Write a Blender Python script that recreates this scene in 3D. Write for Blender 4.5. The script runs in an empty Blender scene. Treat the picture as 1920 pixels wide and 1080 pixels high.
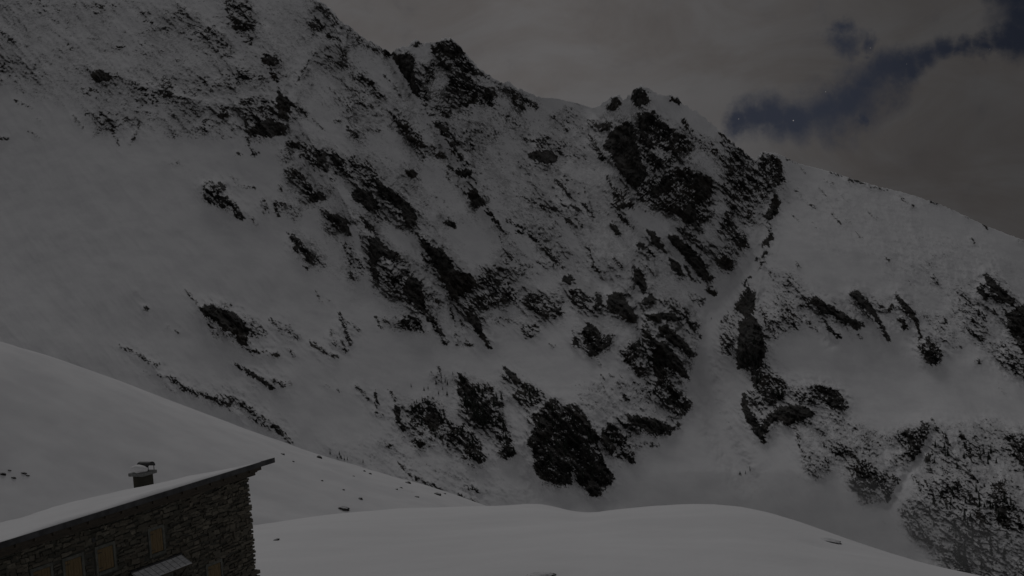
import bpy, bmesh, math, random
import numpy as np
from mathutils import Vector, Matrix

random.seed(7)
rad = math.radians
scene = bpy.context.scene
C = scene.collection

# ------------------------------------------------------------------ camera
F_PX = 2667.0                       # focal length in photo pixels (1920 wide)
PITCH, ROLL = rad(-2.5), rad(-4.5)
FW = np.array([0.0, math.cos(PITCH), math.sin(PITCH)])
R0 = np.array([1.0, 0.0, 0.0])
U0 = np.cross(R0, FW)
RT = R0 * math.cos(ROLL) + U0 * math.sin(ROLL)
UP = -R0 * math.sin(ROLL) + U0 * math.cos(ROLL)
cam_data = bpy.data.cameras.new('camera')
cam = bpy.data.objects.new('camera', cam_data)
C.objects.link(cam)
cam_data.sensor_width = 36.0
cam_data.lens = F_PX / 1920.0 * 36.0
cam_data.clip_start = 0.5
cam_data.clip_end = 30000.0
cam.matrix_world = Matrix(((RT[0], UP[0], -FW[0], 0), (RT[1], UP[1], -FW[1], 0), (RT[2], UP[2], -FW[2], 0), (0, 0, 0, 1)))
scene.camera = cam


def ray(u, v):
    """bearing of a point seen in the survey photograph (forward component 1)"""
    u = np.asarray(u, float)[..., None]
    v = np.asarray(v, float)[..., None]
    return FW + RT * (u - 960.0) / F_PX - UP * (v - 540.0) / F_PX


def azel(u, v):
    d = ray(u, v)
    return float(math.atan2(d[0], d[1])), float(d[2] / math.hypot(d[0], d[1]))


# ------------------------------------------------------------------ exposure
scene.view_settings.view_transform = 'Standard'
scene.view_settings.look = 'None'
scene.view_settings.gamma = 1.0
scene.view_settings.exposure = -2.0


# ------------------------------------------------------------------ node helper
class NT:
    def __init__(self, tree):
        self.t = tree
        tree.nodes.clear()

    def n(self, kind, **kw):
        nd = self.t.nodes.new(kind)
        for k, v in kw.items():
            if k == 'inp':
                for i, val in v.items():
                    if isinstance(val, bpy.types.NodeSocket):
                        self.t.links.new(val, nd.inputs[i])
                    else:
                        nd.inputs[i].default_value = val
            else:
                setattr(nd, k, v)
        return nd

    def m(self, op, a, b=0.0, c=None, clamp=False):
        d = {0: a, 1: b}
        if c is not None:
            d[2] = c
        return self.n('ShaderNodeMath', operation=op, use_clamp=clamp, inp=d).outputs[0]

    def ramp(self, val, lo, hi, a=0.0, b=1.0, smooth=True):
        nd = self.n('ShaderNodeMapRange', interpolation_type='SMOOTHSTEP' if smooth else 'LINEAR',
                    inp={'Value': val, 'From Min': lo, 'From Max': hi, 'To Min': a, 'To Max': b})
        return nd.outputs[0]

    def mix(self, f, a, b):
        nd = self.n('ShaderNodeMix', data_type='RGBA')
        for i, val in ((0, f), (6, a), (7, b)):
            if isinstance(val, bpy.types.NodeSocket):
                self.t.links.new(val, nd.inputs[i])
            else:
                nd.inputs[i].default_value = val if i == 0 else (*val, 1.0)
        return nd.outputs[2]

    def noise(self, scale, detail=4.0, rough=0.5, vec=None, dist=0.0):
        d = {'Scale': scale, 'Detail': detail, 'Roughness': rough, 'Distortion': dist}
        if vec is not None:
            d['Vector'] = vec
        return self.n('ShaderNodeTexNoise', inp=d).outputs[0]


# ------------------------------------------------------------------ night sky: moonlit cloud with a gap
world = bpy.data.worlds.new("World")
scene.world = world
world.use_nodes = True
w = NT(world.node_tree)
gen = w.n('ShaderNodeTexCoord').outputs['Generated']
sep = w.n('ShaderNodeSeparateXYZ', inp={0: gen})
az = w.m('ARCTAN2', sep.outputs[0], sep.outputs[1])
el = w.m('ARCSINE', sep.outputs[2])
flat = w.n('ShaderNodeCombineXYZ', inp={0: az, 1: el, 2: 0.0}).outputs[0]
wn1 = w.n('ShaderNodeTexNoise', inp={'Vector': gen, 'Scale': 26.0, 'Detail': 6.0, 'Roughness': 0.62})
off = w.n('ShaderNodeVectorMath', operation='SUBTRACT', inp={0: wn1.outputs['Color'], 1: (0.5, 0.5, 0.5)}).outputs[0]
off = w.n('ShaderNodeVectorMath', operation='SCALE', inp={0: off, 'Scale': 0.042}).outputs[0]
pos = w.n('ShaderNodeVectorMath', operation='ADD', inp={0: flat, 1: off}).outputs[0]
GAP = [(1388, 232, 20), (1418, 222, 27), (1455, 220, 32), (1500, 222, 34), (1545, 208, 40), (1585, 203, 38), (1612, 185, 42),
       (1632, 160, 38), (1662, 137, 30), (1625, 225, 14), (1695, 125, 22), (1728, 112, 20), (1765, 100, 20), (1800, 100, 18),
       (1838, 95, 16), (1868, 85, 20), (1900, 68, 30), (1925, 25, 46), (1905, -10, 36), (1990, -20, 70),
       (1600, 82, 22), (1632, 80, 15), (1590, 52, 15), (1628, 105, 11), (2080, -40, 80)]
gap = None
for (u, v, r) in GAP:
    a, e = azel(u, v)
    e = math.atan(e)
    d = w.n('ShaderNodeVectorMath', operation='DISTANCE', inp={0: pos, 1: (a, e, 0.0)}).outputs[1]
    g = w.ramp(d, 0.1 * r / F_PX, 2.1 * r / F_PX, 1.0, 0.0, smooth=False)
    gap = g if gap is None else w.m('MAXIMUM', gap, g)
thin = w.noise(30.0, 7.0, 0.62, gen, 0.4)
gapm = w.ramp(w.m('ADD', gap, w.m('MULTIPLY', w.m('SUBTRACT', thin, 0.5), 1.15)), 0.02, 0.92)
cl1 = w.noise(3.2, 5.0, 0.55, gen)
cl2 = w.noise(9.0, 7.0, 0.62, w.n('ShaderNodeMapping', inp={'Vector': gen, 'Scale': (1.0, 1.0, 2.2)}).outputs[0], 0.8)
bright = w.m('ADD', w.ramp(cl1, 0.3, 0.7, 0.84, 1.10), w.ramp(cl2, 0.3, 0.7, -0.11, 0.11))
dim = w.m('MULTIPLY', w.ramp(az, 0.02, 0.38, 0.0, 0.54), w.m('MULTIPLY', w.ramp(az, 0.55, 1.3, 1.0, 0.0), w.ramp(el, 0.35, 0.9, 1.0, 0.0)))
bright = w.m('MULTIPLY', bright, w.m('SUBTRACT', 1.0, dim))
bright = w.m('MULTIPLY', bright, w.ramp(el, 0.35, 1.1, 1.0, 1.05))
warm = w.mix(w.ramp(cl2, 0.35, 0.65), (0.398, 0.368, 0.358), (0.382, 0.368, 0.370))
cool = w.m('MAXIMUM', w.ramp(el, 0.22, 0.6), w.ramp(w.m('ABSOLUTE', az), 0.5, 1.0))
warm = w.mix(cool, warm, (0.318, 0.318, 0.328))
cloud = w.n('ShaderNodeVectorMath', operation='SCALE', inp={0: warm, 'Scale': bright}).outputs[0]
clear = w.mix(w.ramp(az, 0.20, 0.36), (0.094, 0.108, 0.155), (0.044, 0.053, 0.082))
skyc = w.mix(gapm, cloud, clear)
star = None
for (u, v, r, s) in [(1487.5, 226, 1.0, 1.0), (1385, 223, 0.9, 0.5), (1548, 172, 0.8, 0.6), (1632, 90, 0.8, 0.5), (1700, 120, 0.7, 0.3), (1856, 92, 0.7, 0.3)]:
    a, e = azel(u, v)
    e = math.atan(e)
    d = w.n('ShaderNodeVectorMath', operation='DISTANCE', inp={0: flat, 1: (a, e, 0.0)}).outputs[1]
    g = w.ramp(d, 0.0, 1.6 * r / F_PX, s, 0.0)
    star = g if star is None else w.m('ADD', star, g)
starc = w.n('ShaderNodeVectorMath', operation='SCALE', inp={0: (1.0, 0.93, 0.85), 'Scale': star}).outputs[0]
skyc = w.n('ShaderNodeVectorMath', operation='ADD', inp={0: skyc, 1: starc}).outputs[0]
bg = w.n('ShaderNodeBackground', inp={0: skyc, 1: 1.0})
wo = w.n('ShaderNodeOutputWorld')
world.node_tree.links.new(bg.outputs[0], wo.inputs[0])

# the moon behind the cloud, high above the ridge
moon = bpy.data.lights.new('moon', 'SUN')
moon.energy = 1.42
moon.angle = rad(24)
moon.color = (1.0, 0.985, 0.985)
mo = bpy.data.objects.new('moon', moon)
C.objects.link(mo)
MOON_EL, MOON_AZ = rad(38), rad(-8)          # azimuth from +Y, clockwise
md = Vector((math.sin(MOON_AZ) * math.cos(MOON_EL), math.cos(MOON_AZ) * math.cos(MOON_EL), math.sin(MOON_EL)))
mo.rotation_euler = md.to_track_quat('Z', 'Y').to_euler()


# ------------------------------------------------------------------ object helpers
def tag(o, label=None, cat=None, group=None, kind=None):
    if label: o['label'] = label
    if cat: o['category'] = cat
    if group: o['group'] = group
    if kind: o['kind'] = kind
    return o


def mesh_obj(name, me, mat=None, parent=None, loc=None):
    o = bpy.data.objects.new(name, me)
    C.objects.link(o)
    if mat: me.materials.append(mat)
    if parent: o.parent = parent
    if loc is not None: o.location = loc
    return o


def bm_obj(name, bm, mat, parent=None, smooth=False):
    me = bpy.data.meshes.new(name)
    bmesh.ops.recalc_face_normals(bm, faces=bm.faces)
    bm.to_mesh(me)
    bm.free()
    if smooth:
        me.polygons.foreach_set('use_smooth', [True] * len(me.polygons))
    return mesh_obj(name, me, mat, parent)


def grid_mesh(name, P, attrs=None, flip=False):
    nr, nc = P.shape[:2]
    me = bpy.data.meshes.new(name)
    me.vertices.add(nr * nc)
    me.vertices.foreach_set('co', P.reshape(-1, 3).astype(np.float32).ravel())
    idx = np.arange(nr * nc, dtype=np.int32).reshape(nr, nc)
    a, b, c, d = idx[:-1, :-1].ravel(), idx[:-1, 1:].ravel(), idx[1:, 1:].ravel(), idx[1:, :-1].ravel()
    q = np.stack([a, d, c, b] if flip else [a, b, c, d], 1)
    n = len(q)
    me.loops.add(n * 4)
    me.loops.foreach_set('vertex_index', q.ravel())
    me.polygons.add(n)
    me.polygons.foreach_set('loop_start', np.arange(0, n * 4, 4, dtype=np.int32))
    me.polygons.foreach_set('use_smooth', np.ones(n, dtype=bool))
    me.update(calc_edges=True)
    for k, arr in (attrs or {}).items():
        at = me.attributes.new(k, 'FLOAT', 'POINT')
        at.data.foreach_set('value', arr.astype(np.float32).ravel())
    return me


# ------------------------------------------------------------------ numpy noise
_rs = np.random.RandomState(11)
_perm = _rs.permutation(512).astype(np.int64)
_ang = _rs.rand(512) * 2 * np.pi
_gx, _gy = np.cos(_ang), np.sin(_ang)


def perlin(x, y, seed=0):
    x = x + seed * 17.31
    y = y + seed * 9.77
    xi, yi = np.floor(x).astype(np.int64), np.floor(y).astype(np.int64)
    xf, yf = x - xi, y - yi
    sx, sy = xf * xf * xf * (xf * (xf * 6 - 15) + 10), yf * yf * yf * (yf * (yf * 6 - 15) + 10)

    def g(ix, iy, dx, dy):
        h = _perm[(_perm[ix & 511] + iy) & 511]
        return _gx[h] * dx + _gy[h] * dy
    a, b = g(xi, yi, xf, yf), g(xi + 1, yi, xf - 1, yf)
    c, d = g(xi, yi + 1, xf, yf - 1), g(xi + 1, yi + 1, xf - 1, yf - 1)
    return ((a + (b - a) * sx) + ((c + (d - c) * sx) - (a + (b - a) * sx)) * sy) * 1.5


def fbm(x, y, octv=4, seed=0, rough=0.5):
    s, amp, tot = 0.0, 1.0, 0.0
    for i in range(octv):
        s = s + amp * perlin(x * 2 ** i, y * 2 ** i, seed + i * 3)
        tot += amp
        amp *= rough
    return s / tot


def ridged(x, y, octv=4, seed=0, rough=0.5):
    s, amp, tot = 0.0, 1.0, 0.0
    for i in range(octv):
        s = s + amp * (1 - 2 * np.abs(perlin(x * 2 ** i, y * 2 ** i, seed + i * 3)))
        tot += amp
        amp *= rough
    return s / tot


# ------------------------------------------------------------------ survey of the rock outcrops on the massif
# polygon: (density, "x,y x,y ...");  rib: (density, width, "x,y x,y ...")
POLY = [
 (.95,"172,133 185,130 205,136 208,150 195,155 172,154"),(.45,"205,138 232,145 210,150"),(.35,"0,95 40,110 85,120 90,140 60,155 0,150 -60,140 -60,95"),
 (.36,"130,5 220,8 210,25 150,28"),(.3,"0,0 120,0 120,20 60,35 0,30 -80,20"),(.5,"300,15 345,20 385,40 360,44 320,35"),(.5,"345,45 400,46 435,90 437,108 410,108 372,72"),
 (.62,"420,-20 465,-10 480,40 472,90 455,72 440,55 425,25"),(.62,"303,140 320,143 325,178 300,176"),(.5,"340,152 392,145 390,178 345,182"),
 (.36,"240,150 300,150 300,175 245,170"),(.36,"250,172 350,178 345,198 250,190"),(.45,"400,150 435,135 478,125 480,145 430,170 400,165"),(.8,"411,200 425,197 430,215 425,224 412,220"),
 (.42,"180,205 265,225 258,240 205,238 175,262"),(.38,"270,208 300,212 340,205 360,190 365,210 300,225 270,222"),(.3,"330,220 400,215 455,230 455,258 380,262 300,255"),
 (.9,"492,98 505,100 528,113 508,125 490,118"),(.95,"520,160 530,178 552,195 542,212 540,228 525,222 515,195"),(.95,"458,245 475,235 500,225 525,228 540,235 535,250 515,256 470,256"),
 (.55,"462,185 500,170 520,200 530,225 500,228 470,238"),(.72,"575,40 595,32 612,50 600,58 578,55"),(.8,"635,80 650,90 648,110 640,100"),(.36,"580,90 640,85 645,120 600,121 580,112"),
 (.45,"650,120 690,150 720,180 700,190 660,150"),(.6,"665,130 680,135 705,165 690,172 670,150"),(.42,"645,160 700,185 735,210 700,215 655,215 645,190"),(.3,"650,215 720,235 720,250 650,245"),
 (.66,"725,208 750,215 785,245 800,275 790,280 760,255 735,235"),(.96,"735,102 765,98 780,108 775,125 782,150 785,180 778,185 765,165 750,140 738,122"),
 (.8,"770,85 785,72 795,82 770,92"),(.88,"808,85 825,76 840,71 860,80 872,100 862,105 845,108 820,110 810,100"),(.6,"820,108 865,98 890,122 902,142 870,137 830,125"),
 (.74,"842,145 855,132 875,140 895,165 900,185 880,192 850,185 835,170"),(.7,"908,165 925,160 935,182 915,185"),(.5,"785,118 815,115 815,150 790,155"),(.62,"782,165 800,170 803,212 790,205"),
 (.55,"790,195 850,195 845,222 800,222"),(.95,"800,232 825,226 842,240 830,251 815,246"),(.35,"820,235 880,240 940,245 930,262 860,268"),
 (.85,"830,250 845,252 858,272 852,283 842,272"),(.72,"805,272 815,275 832,290 820,297 808,285"),(.8,"775,255 790,258 795,274 783,266"),
 (.96,"840,310 855,318 880,316 887,325 870,333 855,328"),(.5,"832,318 848,325 845,340 833,335"),(.95,"760,320 775,315 784,325 775,333 762,330"),(.35,"850,338 900,342 925,358 870,362"),
 (.95,"875,365 885,352 897,358 908,380 895,387 885,387"),(.5,"905,362 920,370 918,380 905,375"),(.95,"828,415 840,413 857,422 855,427 838,424"),
 (.96,"990,292 1005,282 1025,280 1040,285 1047,300 1030,310 1010,303 995,300"),(.5,"1000,258 1060,262 1060,300 1040,280 1005,275"),(.38,"1050,260 1100,270 1100,300 1060,300"),
 (.35,"1060,205 1120,225 1120,245 1080,250 1060,235"),(.4,"1000,460 1060,470 1060,505 1010,500"),(.55,"900,492 935,495 965,530 1000,535 960,545 905,530"),(.35,"930,470 1000,490 1000,520 950,510"),
 (.8,"380,340 400,340 425,345 425,352 412,365 430,370 435,382 415,390 395,382 380,370"),(.7,"430,372 445,380 458,412 442,410"),(.5,"485,368 500,370 505,402 488,400"),(.55,"540,388 560,385 568,408 550,412"),
 (.9,"535,433 550,440 570,455 585,475 590,497 578,495 565,475 550,470 545,450"),(.72,"520,270 545,262 580,275 610,285 612,312 585,308 570,295 550,278"),(.95,"595,283 612,288 613,313 590,308"),
 (.95,"618,283 635,285 640,311 625,310"),(.7,"635,290 672,292 670,312 645,312"),(.6,"620,300 680,305 715,345 690,350 650,330 622,318"),(.42,"520,278 545,280 540,305 520,305"),
 (.86,"530,315 548,312 570,330 585,350 590,372 575,370 560,345 535,328"),(.97,"575,375 585,362 608,362 611,374 595,379 580,379"),(.6,"518,345 530,345 532,362 522,360"),
 (.95,"590,385 605,392 640,405 655,415 658,441 640,430 615,410"),(.5,"602,412 630,425 620,438 604,422"),(.97,"658,365 672,351 695,358 710,378 712,394 700,395 680,385 662,374"),
 (.97,"700,330 720,345 750,365 770,385 780,400 783,414 768,427 758,415 752,395 730,380 705,352"),(.92,"670,402 690,410 705,432 700,440 685,425"),(.5,"705,395 730,400 755,425 720,420"),
 (.42,"645,455 665,455 682,490 682,525 655,525 645,490"),(.93,"690,440 710,445 720,460 745,470 765,492 740,490 715,480 705,500 716,532 705,537 695,512 687,470"),
 (.48,"718,478 760,485 785,515 765,535 735,545 718,530"),(.97,"765,518 790,525 800,577 785,582 765,562 752,540"),(.55,"715,540 760,545 760,565 725,555"),(.66,"795,545 828,562 825,572 800,560"),
 (.98,"788,447 810,460 830,465 845,490 855,505 885,515 895,530 880,550 855,560 845,567 835,550 815,515 800,495 788,475"),(.65,"775,432 800,440 808,458 790,460"),
 (.66,"895,522 920,500 940,518 965,535 990,535 940,542 900,542"),(.72,"885,555 935,540 970,545 978,562 930,570 905,584 880,572"),(.96,"868,580 895,588 905,620 926,656 915,653 893,622 878,602"),
 (.55,"850,562 890,565 885,595 855,582"),(.6,"853,590 870,598 868,630 892,645 885,653 853,647 850,620"),(.78,"743,602 765,588 785,595 795,622 780,622 765,615 745,617"),(.4,"712,592 745,595 745,612 718,608"),
 (.86,"975,560 1000,545 1020,563 1032,580 1052,575 1057,587 1030,597 1003,587 980,572"),(.42,"1000,545 1050,540 1060,570 1035,578"),(.42,"920,592 960,595 950,615 925,608"),(.62,"972,602 1010,605 1015,625 985,638"),
 (.95,"1055,520 1070,512 1079,525 1070,534 1057,532"),(.86,"1065,542 1085,540 1110,555 1120,570 1117,587 1090,582 1068,567"),(.95,"1115,545 1128,555 1134,577 1118,580"),
 (.97,"1140,550 1165,545 1180,570 1195,590 1197,602 1175,600 1150,587 1137,580"),(.95,"1185,495 1200,500 1212,525 1216,545 1205,553 1195,535 1187,515"),(.95,"1140,415 1155,420 1168,441 1160,444 1145,430"),
 (.82,"1147,370 1165,355 1180,365 1192,397 1175,387 1160,395 1150,390"),(.95,"1207,425 1225,430 1240,450 1251,476 1235,471 1220,450"),(.82,"1190,455 1205,452 1230,482 1215,477 1195,467"),
 (.96,"1248,435 1270,440 1300,465 1320,490 1330,515 1345,520 1325,526 1305,512 1290,490 1270,465 1255,450"),(.96,"1250,478 1265,487 1290,500 1300,520 1317,531 1285,522 1260,507"),
 (.72,"1255,423 1285,425 1315,450 1322,464 1290,452"),(.96,"1340,487 1360,475 1376,487 1366,506 1350,501"),(.42,"1325,460 1375,455 1380,485 1340,485"),(.85,"1348,415 1365,405 1380,420 1400,440 1406,462 1385,466 1370,445 1345,435"),
 (.86,"1358,395 1378,398 1376,419 1358,419"),(.62,"1355,340 1395,345 1415,385 1416,422 1395,420 1370,390 1352,370"),(.93,"1432,402 1455,363 1465,378 1455,407 1440,416 1433,412"),
 (.96,"1428,452 1445,436 1451,448 1440,463 1428,461"),(.96,"1430,465 1441,468 1441,481 1431,480"),(.95,"1385,560 1402,533 1421,555 1416,576 1408,602 1390,590 1375,577"),
 (.93,"1203,560 1225,548 1231,563 1215,576 1203,572"),(.96,"1208,592 1240,581 1265,590 1281,600 1270,604 1240,601 1215,603"),(.58,"1225,555 1270,560 1300,590 1280,600 1240,575"),(.5,"1290,545 1325,560 1315,575 1295,565"),
 (.8,"1137,197 1150,185 1160,181 1167,195 1155,207 1137,208"),(.74,"1186,172 1200,163 1216,170 1216,190 1195,202 1185,187"),(.9,"1118,232 1145,227 1152,240 1130,248 1118,242"),
 (.985,"1150,240 1180,225 1190,240 1195,270 1205,300 1215,330 1200,342 1182,347 1165,325 1145,295 1128,275 1140,258"),(.76,"1193,213 1225,205 1240,230 1270,245 1292,260 1300,280 1270,292 1240,277 1210,282 1200,260 1198,240"),
 (.93,"1195,215 1222,210 1232,228 1205,232"),(.93,"1235,225 1262,240 1270,250 1245,245"),(.62,"1205,288 1250,290 1285,300 1265,322 1230,332 1213,312"),
 (.74,"1188,345 1240,320 1290,310 1320,330 1342,350 1332,372 1342,400 1310,422 1280,410 1230,390 1200,377"),(.96,"1310,325 1335,330 1336,350 1320,376 1310,382 1300,350"),
 (.93,"1218,347 1255,340 1262,360 1235,367"),(.9,"1262,318 1300,322 1302,345 1275,350"),(.9,"1260,388 1300,383 1312,417 1285,421"),(.58,"1345,265 1360,253 1400,283 1440,323 1425,347 1400,332 1370,292"),
 (.6,"1348,290 1400,300 1440,338 1442,370 1400,402 1370,362"),(.66,"1048,230 1065,212 1071,240 1060,252"),(.7,"955,172 980,180 985,207 965,202"),(.88,"1421,300 1430,284 1450,289 1466,305 1472,333 1460,346 1440,356 1425,332"),
 (.42,"1150,340 1185,355 1190,385 1160,360"),(.33,"1280,235 1350,265 1345,300 1300,270"),
 (.3,"1440,500 1500,515 1510,560 1460,570 1440,545"),(.34,"1448,560 1500,545 1515,600 1490,615 1455,600"),(.66,"1458,560 1475,562 1497,612 1490,620 1470,600"),
 (.96,"1515,555 1530,552 1545,565 1565,575 1590,590 1623,611 1605,621 1585,606 1560,592 1535,582"),(.95,"1535,588 1550,600 1565,620 1581,631 1570,633 1553,619 1545,603"),(.6,"1492,555 1520,560 1520,582 1500,575"),
 (.96,"1592,545 1610,543 1625,560 1635,570 1645,590 1660,615 1673,642 1662,636 1648,611 1635,590 1618,582 1595,555"),(.93,"1640,560 1660,575 1675,568 1682,582 1660,586 1645,576"),
 (.96,"1678,545 1695,562 1715,585 1723,600 1731,632 1722,637 1715,607 1695,584 1680,562"),(.88,"1722,640 1740,631 1755,640 1768,660 1766,676 1750,683 1735,673 1722,653"),(.95,"1678,597 1695,596 1706,617 1692,621 1688,606"),
 (.96,"1843,508 1860,520 1880,540 1906,562 1900,574 1880,568 1860,546 1848,531"),(.93,"1828,540 1845,530 1851,560 1835,556"),(.88,"1820,580 1835,580 1851,593 1845,601"),(.6,"1858,578 1872,578 1870,592 1860,590"),
 (.93,"1885,590 1920,568 2000,560 2000,700 1920,665 1903,640 1888,610"),(.36,"1725,580 1770,590 1805,650 1800,660 1760,640"),(.62,"1850,640 1880,640 1920,680 1980,700 1960,730 1900,702 1865,672"),(.62,"1826,672 1840,670 1841,684 1828,682"),
 (.3,"1790,520 1850,600 1860,640 1840,650 1800,600"),
 (.95,"1070,642 1075,617 1085,635 1091,656 1072,648"),(.9,"1088,620 1105,603 1120,615 1130,630 1156,624 1150,641 1120,667 1105,669 1093,650"),(.8,"1163,662 1180,640 1200,640 1215,640 1220,690 1215,707 1195,702 1180,687 1163,672"),
 (.86,"1198,612 1212,603 1225,630 1231,652 1205,647"),(.96,"1225,638 1245,640 1265,660 1285,685 1294,714 1280,706 1262,696 1245,682"),(.92,"1220,650 1240,655 1251,700 1241,727 1225,702"),
 (.96,"1233,613 1250,606 1270,625 1290,645 1306,666 1298,669 1275,656 1255,637 1238,627"),(.86,"1225,715 1250,708 1275,730 1302,756 1292,766 1286,781 1265,776 1240,752 1225,737"),(.96,"1167,740 1177,738 1181,756 1170,752"),
 (.25,"1080,715 1140,715 1170,745 1172,782 1110,770 1080,740"),(.25,"1150,700 1220,720 1230,780 1190,770"),(.96,"1175,775 1200,780 1230,785 1262,800 1256,813 1230,816 1200,802 1178,796"),(.86,"1264,792 1277,790 1277,806 1266,804"),
 (.66,"1350,605 1365,583 1381,600 1376,640 1365,667 1354,665 1348,630"),(.96,"1385,600 1410,590 1430,610 1436,650 1431,682 1415,692 1384,691 1383,650"),(.76,"1408,690 1435,680 1460,700 1476,720 1470,747 1440,762 1413,742"),
 (.95,"1393,735 1400,735 1405,765 1420,790 1441,831 1430,831 1400,792 1389,765"),(.5,"1400,735 1460,740 1465,785 1420,800 1405,770"),(.96,"1425,802 1440,775 1480,755 1510,760 1531,775 1505,787 1480,797 1465,790 1445,795 1435,817"),
 (.74,"1478,725 1530,717 1570,728 1592,755 1592,770 1565,771 1540,757 1500,757"),(.9,"1525,720 1570,733 1592,765 1560,769 1545,747"),(.5,"1420,560 1450,580 1472,620 1455,637 1433,612"),
 (.95,"736,757 750,758 752,785 762,800 756,812 740,787"),(.72,"760,762 790,750 810,740 832,755 837,780 852,795 830,802 815,822 795,817 765,802"),(.95,"790,780 820,773 827,806 810,813"),(.86,"768,828 785,821 801,830 785,840"),
 (.84,"820,820 845,800 880,793 892,815 903,840 914,860 900,872 890,860 865,842 840,837"),(.45,"803,700 828,690 842,712 838,732 818,722"),(.9,"858,700 870,697 880,715 905,720 925,722 932,745 947,755 940,767 925,767 930,785 915,802 905,807 885,792 865,772 859,740"),
 (.86,"928,770 940,775 955,810 967,852 955,857 943,840 930,815 926,790"),(.96,"936,680 950,688 970,705 980,719 965,723 952,707"),(.45,"935,700 955,705 958,727 938,720"),(.86,"960,738 985,717 1010,725 1022,740 1005,762 990,767 973,756"),
 (.9,"1030,745 1040,745 1055,760 1080,755 1100,780 1120,810 1125,832 1135,870 1153,896 1140,912 1125,927 1108,930 1095,912 1075,905 1045,910 1020,902 1003,882 998,860 1000,842 988,835 993,815 1003,800 998,780 1013,765"),
 (.55,"983,775 1008,772 1010,792 990,795"),(.82,"1127,810 1140,788 1160,800 1180,830 1192,850 1188,872 1175,862 1150,852 1130,837"),
 (.93,"372,575 400,567 415,579 440,585 456,600 467,620 461,647 450,646 440,626 420,622 405,602 385,593"),(.42,"387,605 405,612 417,635 400,635"),(.42,"455,590 485,598 505,632 475,635"),(.45,"500,595 540,605 567,635 545,641 515,617"),
 (.6,"415,570 435,570 433,576 418,575"),
 (.7,"1488,798 1500,805 1503,830 1511,857 1500,847 1493,825"),(.36,"1500,850 1530,840 1560,860 1555,885 1530,902 1508,885"),(.5,"1570,832 1605,826 1612,870 1595,882 1588,855 1565,872 1560,845"),
 (.85,"1600,870 1625,858 1645,880 1652,905 1640,922 1600,912 1593,890"),(.5,"1605,920 1635,915 1637,945 1612,947"),(.82,"1680,807 1710,803 1745,788 1740,822 1720,852 1700,837 1685,827"),(.82,"1690,845 1712,842 1716,862 1695,862"),
 (.42,"1650,850 1690,850 1702,877 1665,872"),(.95,"1734,852 1748,847 1751,866 1737,867"),(.27,"1750,800 1860,780 1990,840 1990,1130 1800,1130 1690,960 1740,880"),(.46,"1720,912 1800,900 1860,960 1850,1010 1780,1000 1730,960"),
 (.88,"1858,912 1880,900 1897,960 1890,1002 1868,977"),(.88,"1885,815 1920,810 1990,840 1990,900 1915,880"),(.74,"1788,1015 1803,1005 1822,1070 1800,1080 1785,1050"),(.6,"1680,950 1720,960 1745,1022 1715,1010"),(.38,"1880,1000 1990,1000 1990,1080 1890,1072"),
 (.3,"1500,770 1580,775 1660,815 1650,860 1560,850 1510,810"),(.16,"0,0 560,0 640,60 720,170 700,240 560,180 480,150 430,255 300,262 150,210 0,160 -330,160 -330,-280 200,-200"),
 (.13,"1700,430 1830,440 1920,500 1920,640 1760,560 1640,520"),(.1,"1450,330 1720,380 1760,480 1560,480 1450,440"),(.17,"720,170 900,200 1120,250 1150,420 1000,470 900,340 780,300"),
 (.14,"540,260 760,300 880,420 760,430 560,330"),(.14,"1000,470 1200,440 1250,560 1100,540"),(.45,"-330,120 -20,130 -20,180 -330,200"),(.5,"2000,520 2260,620 2260,1100 2000,1100"),
 (.1,"580,840 760,790 900,870 1040,935 900,945 700,900"),
]
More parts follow.
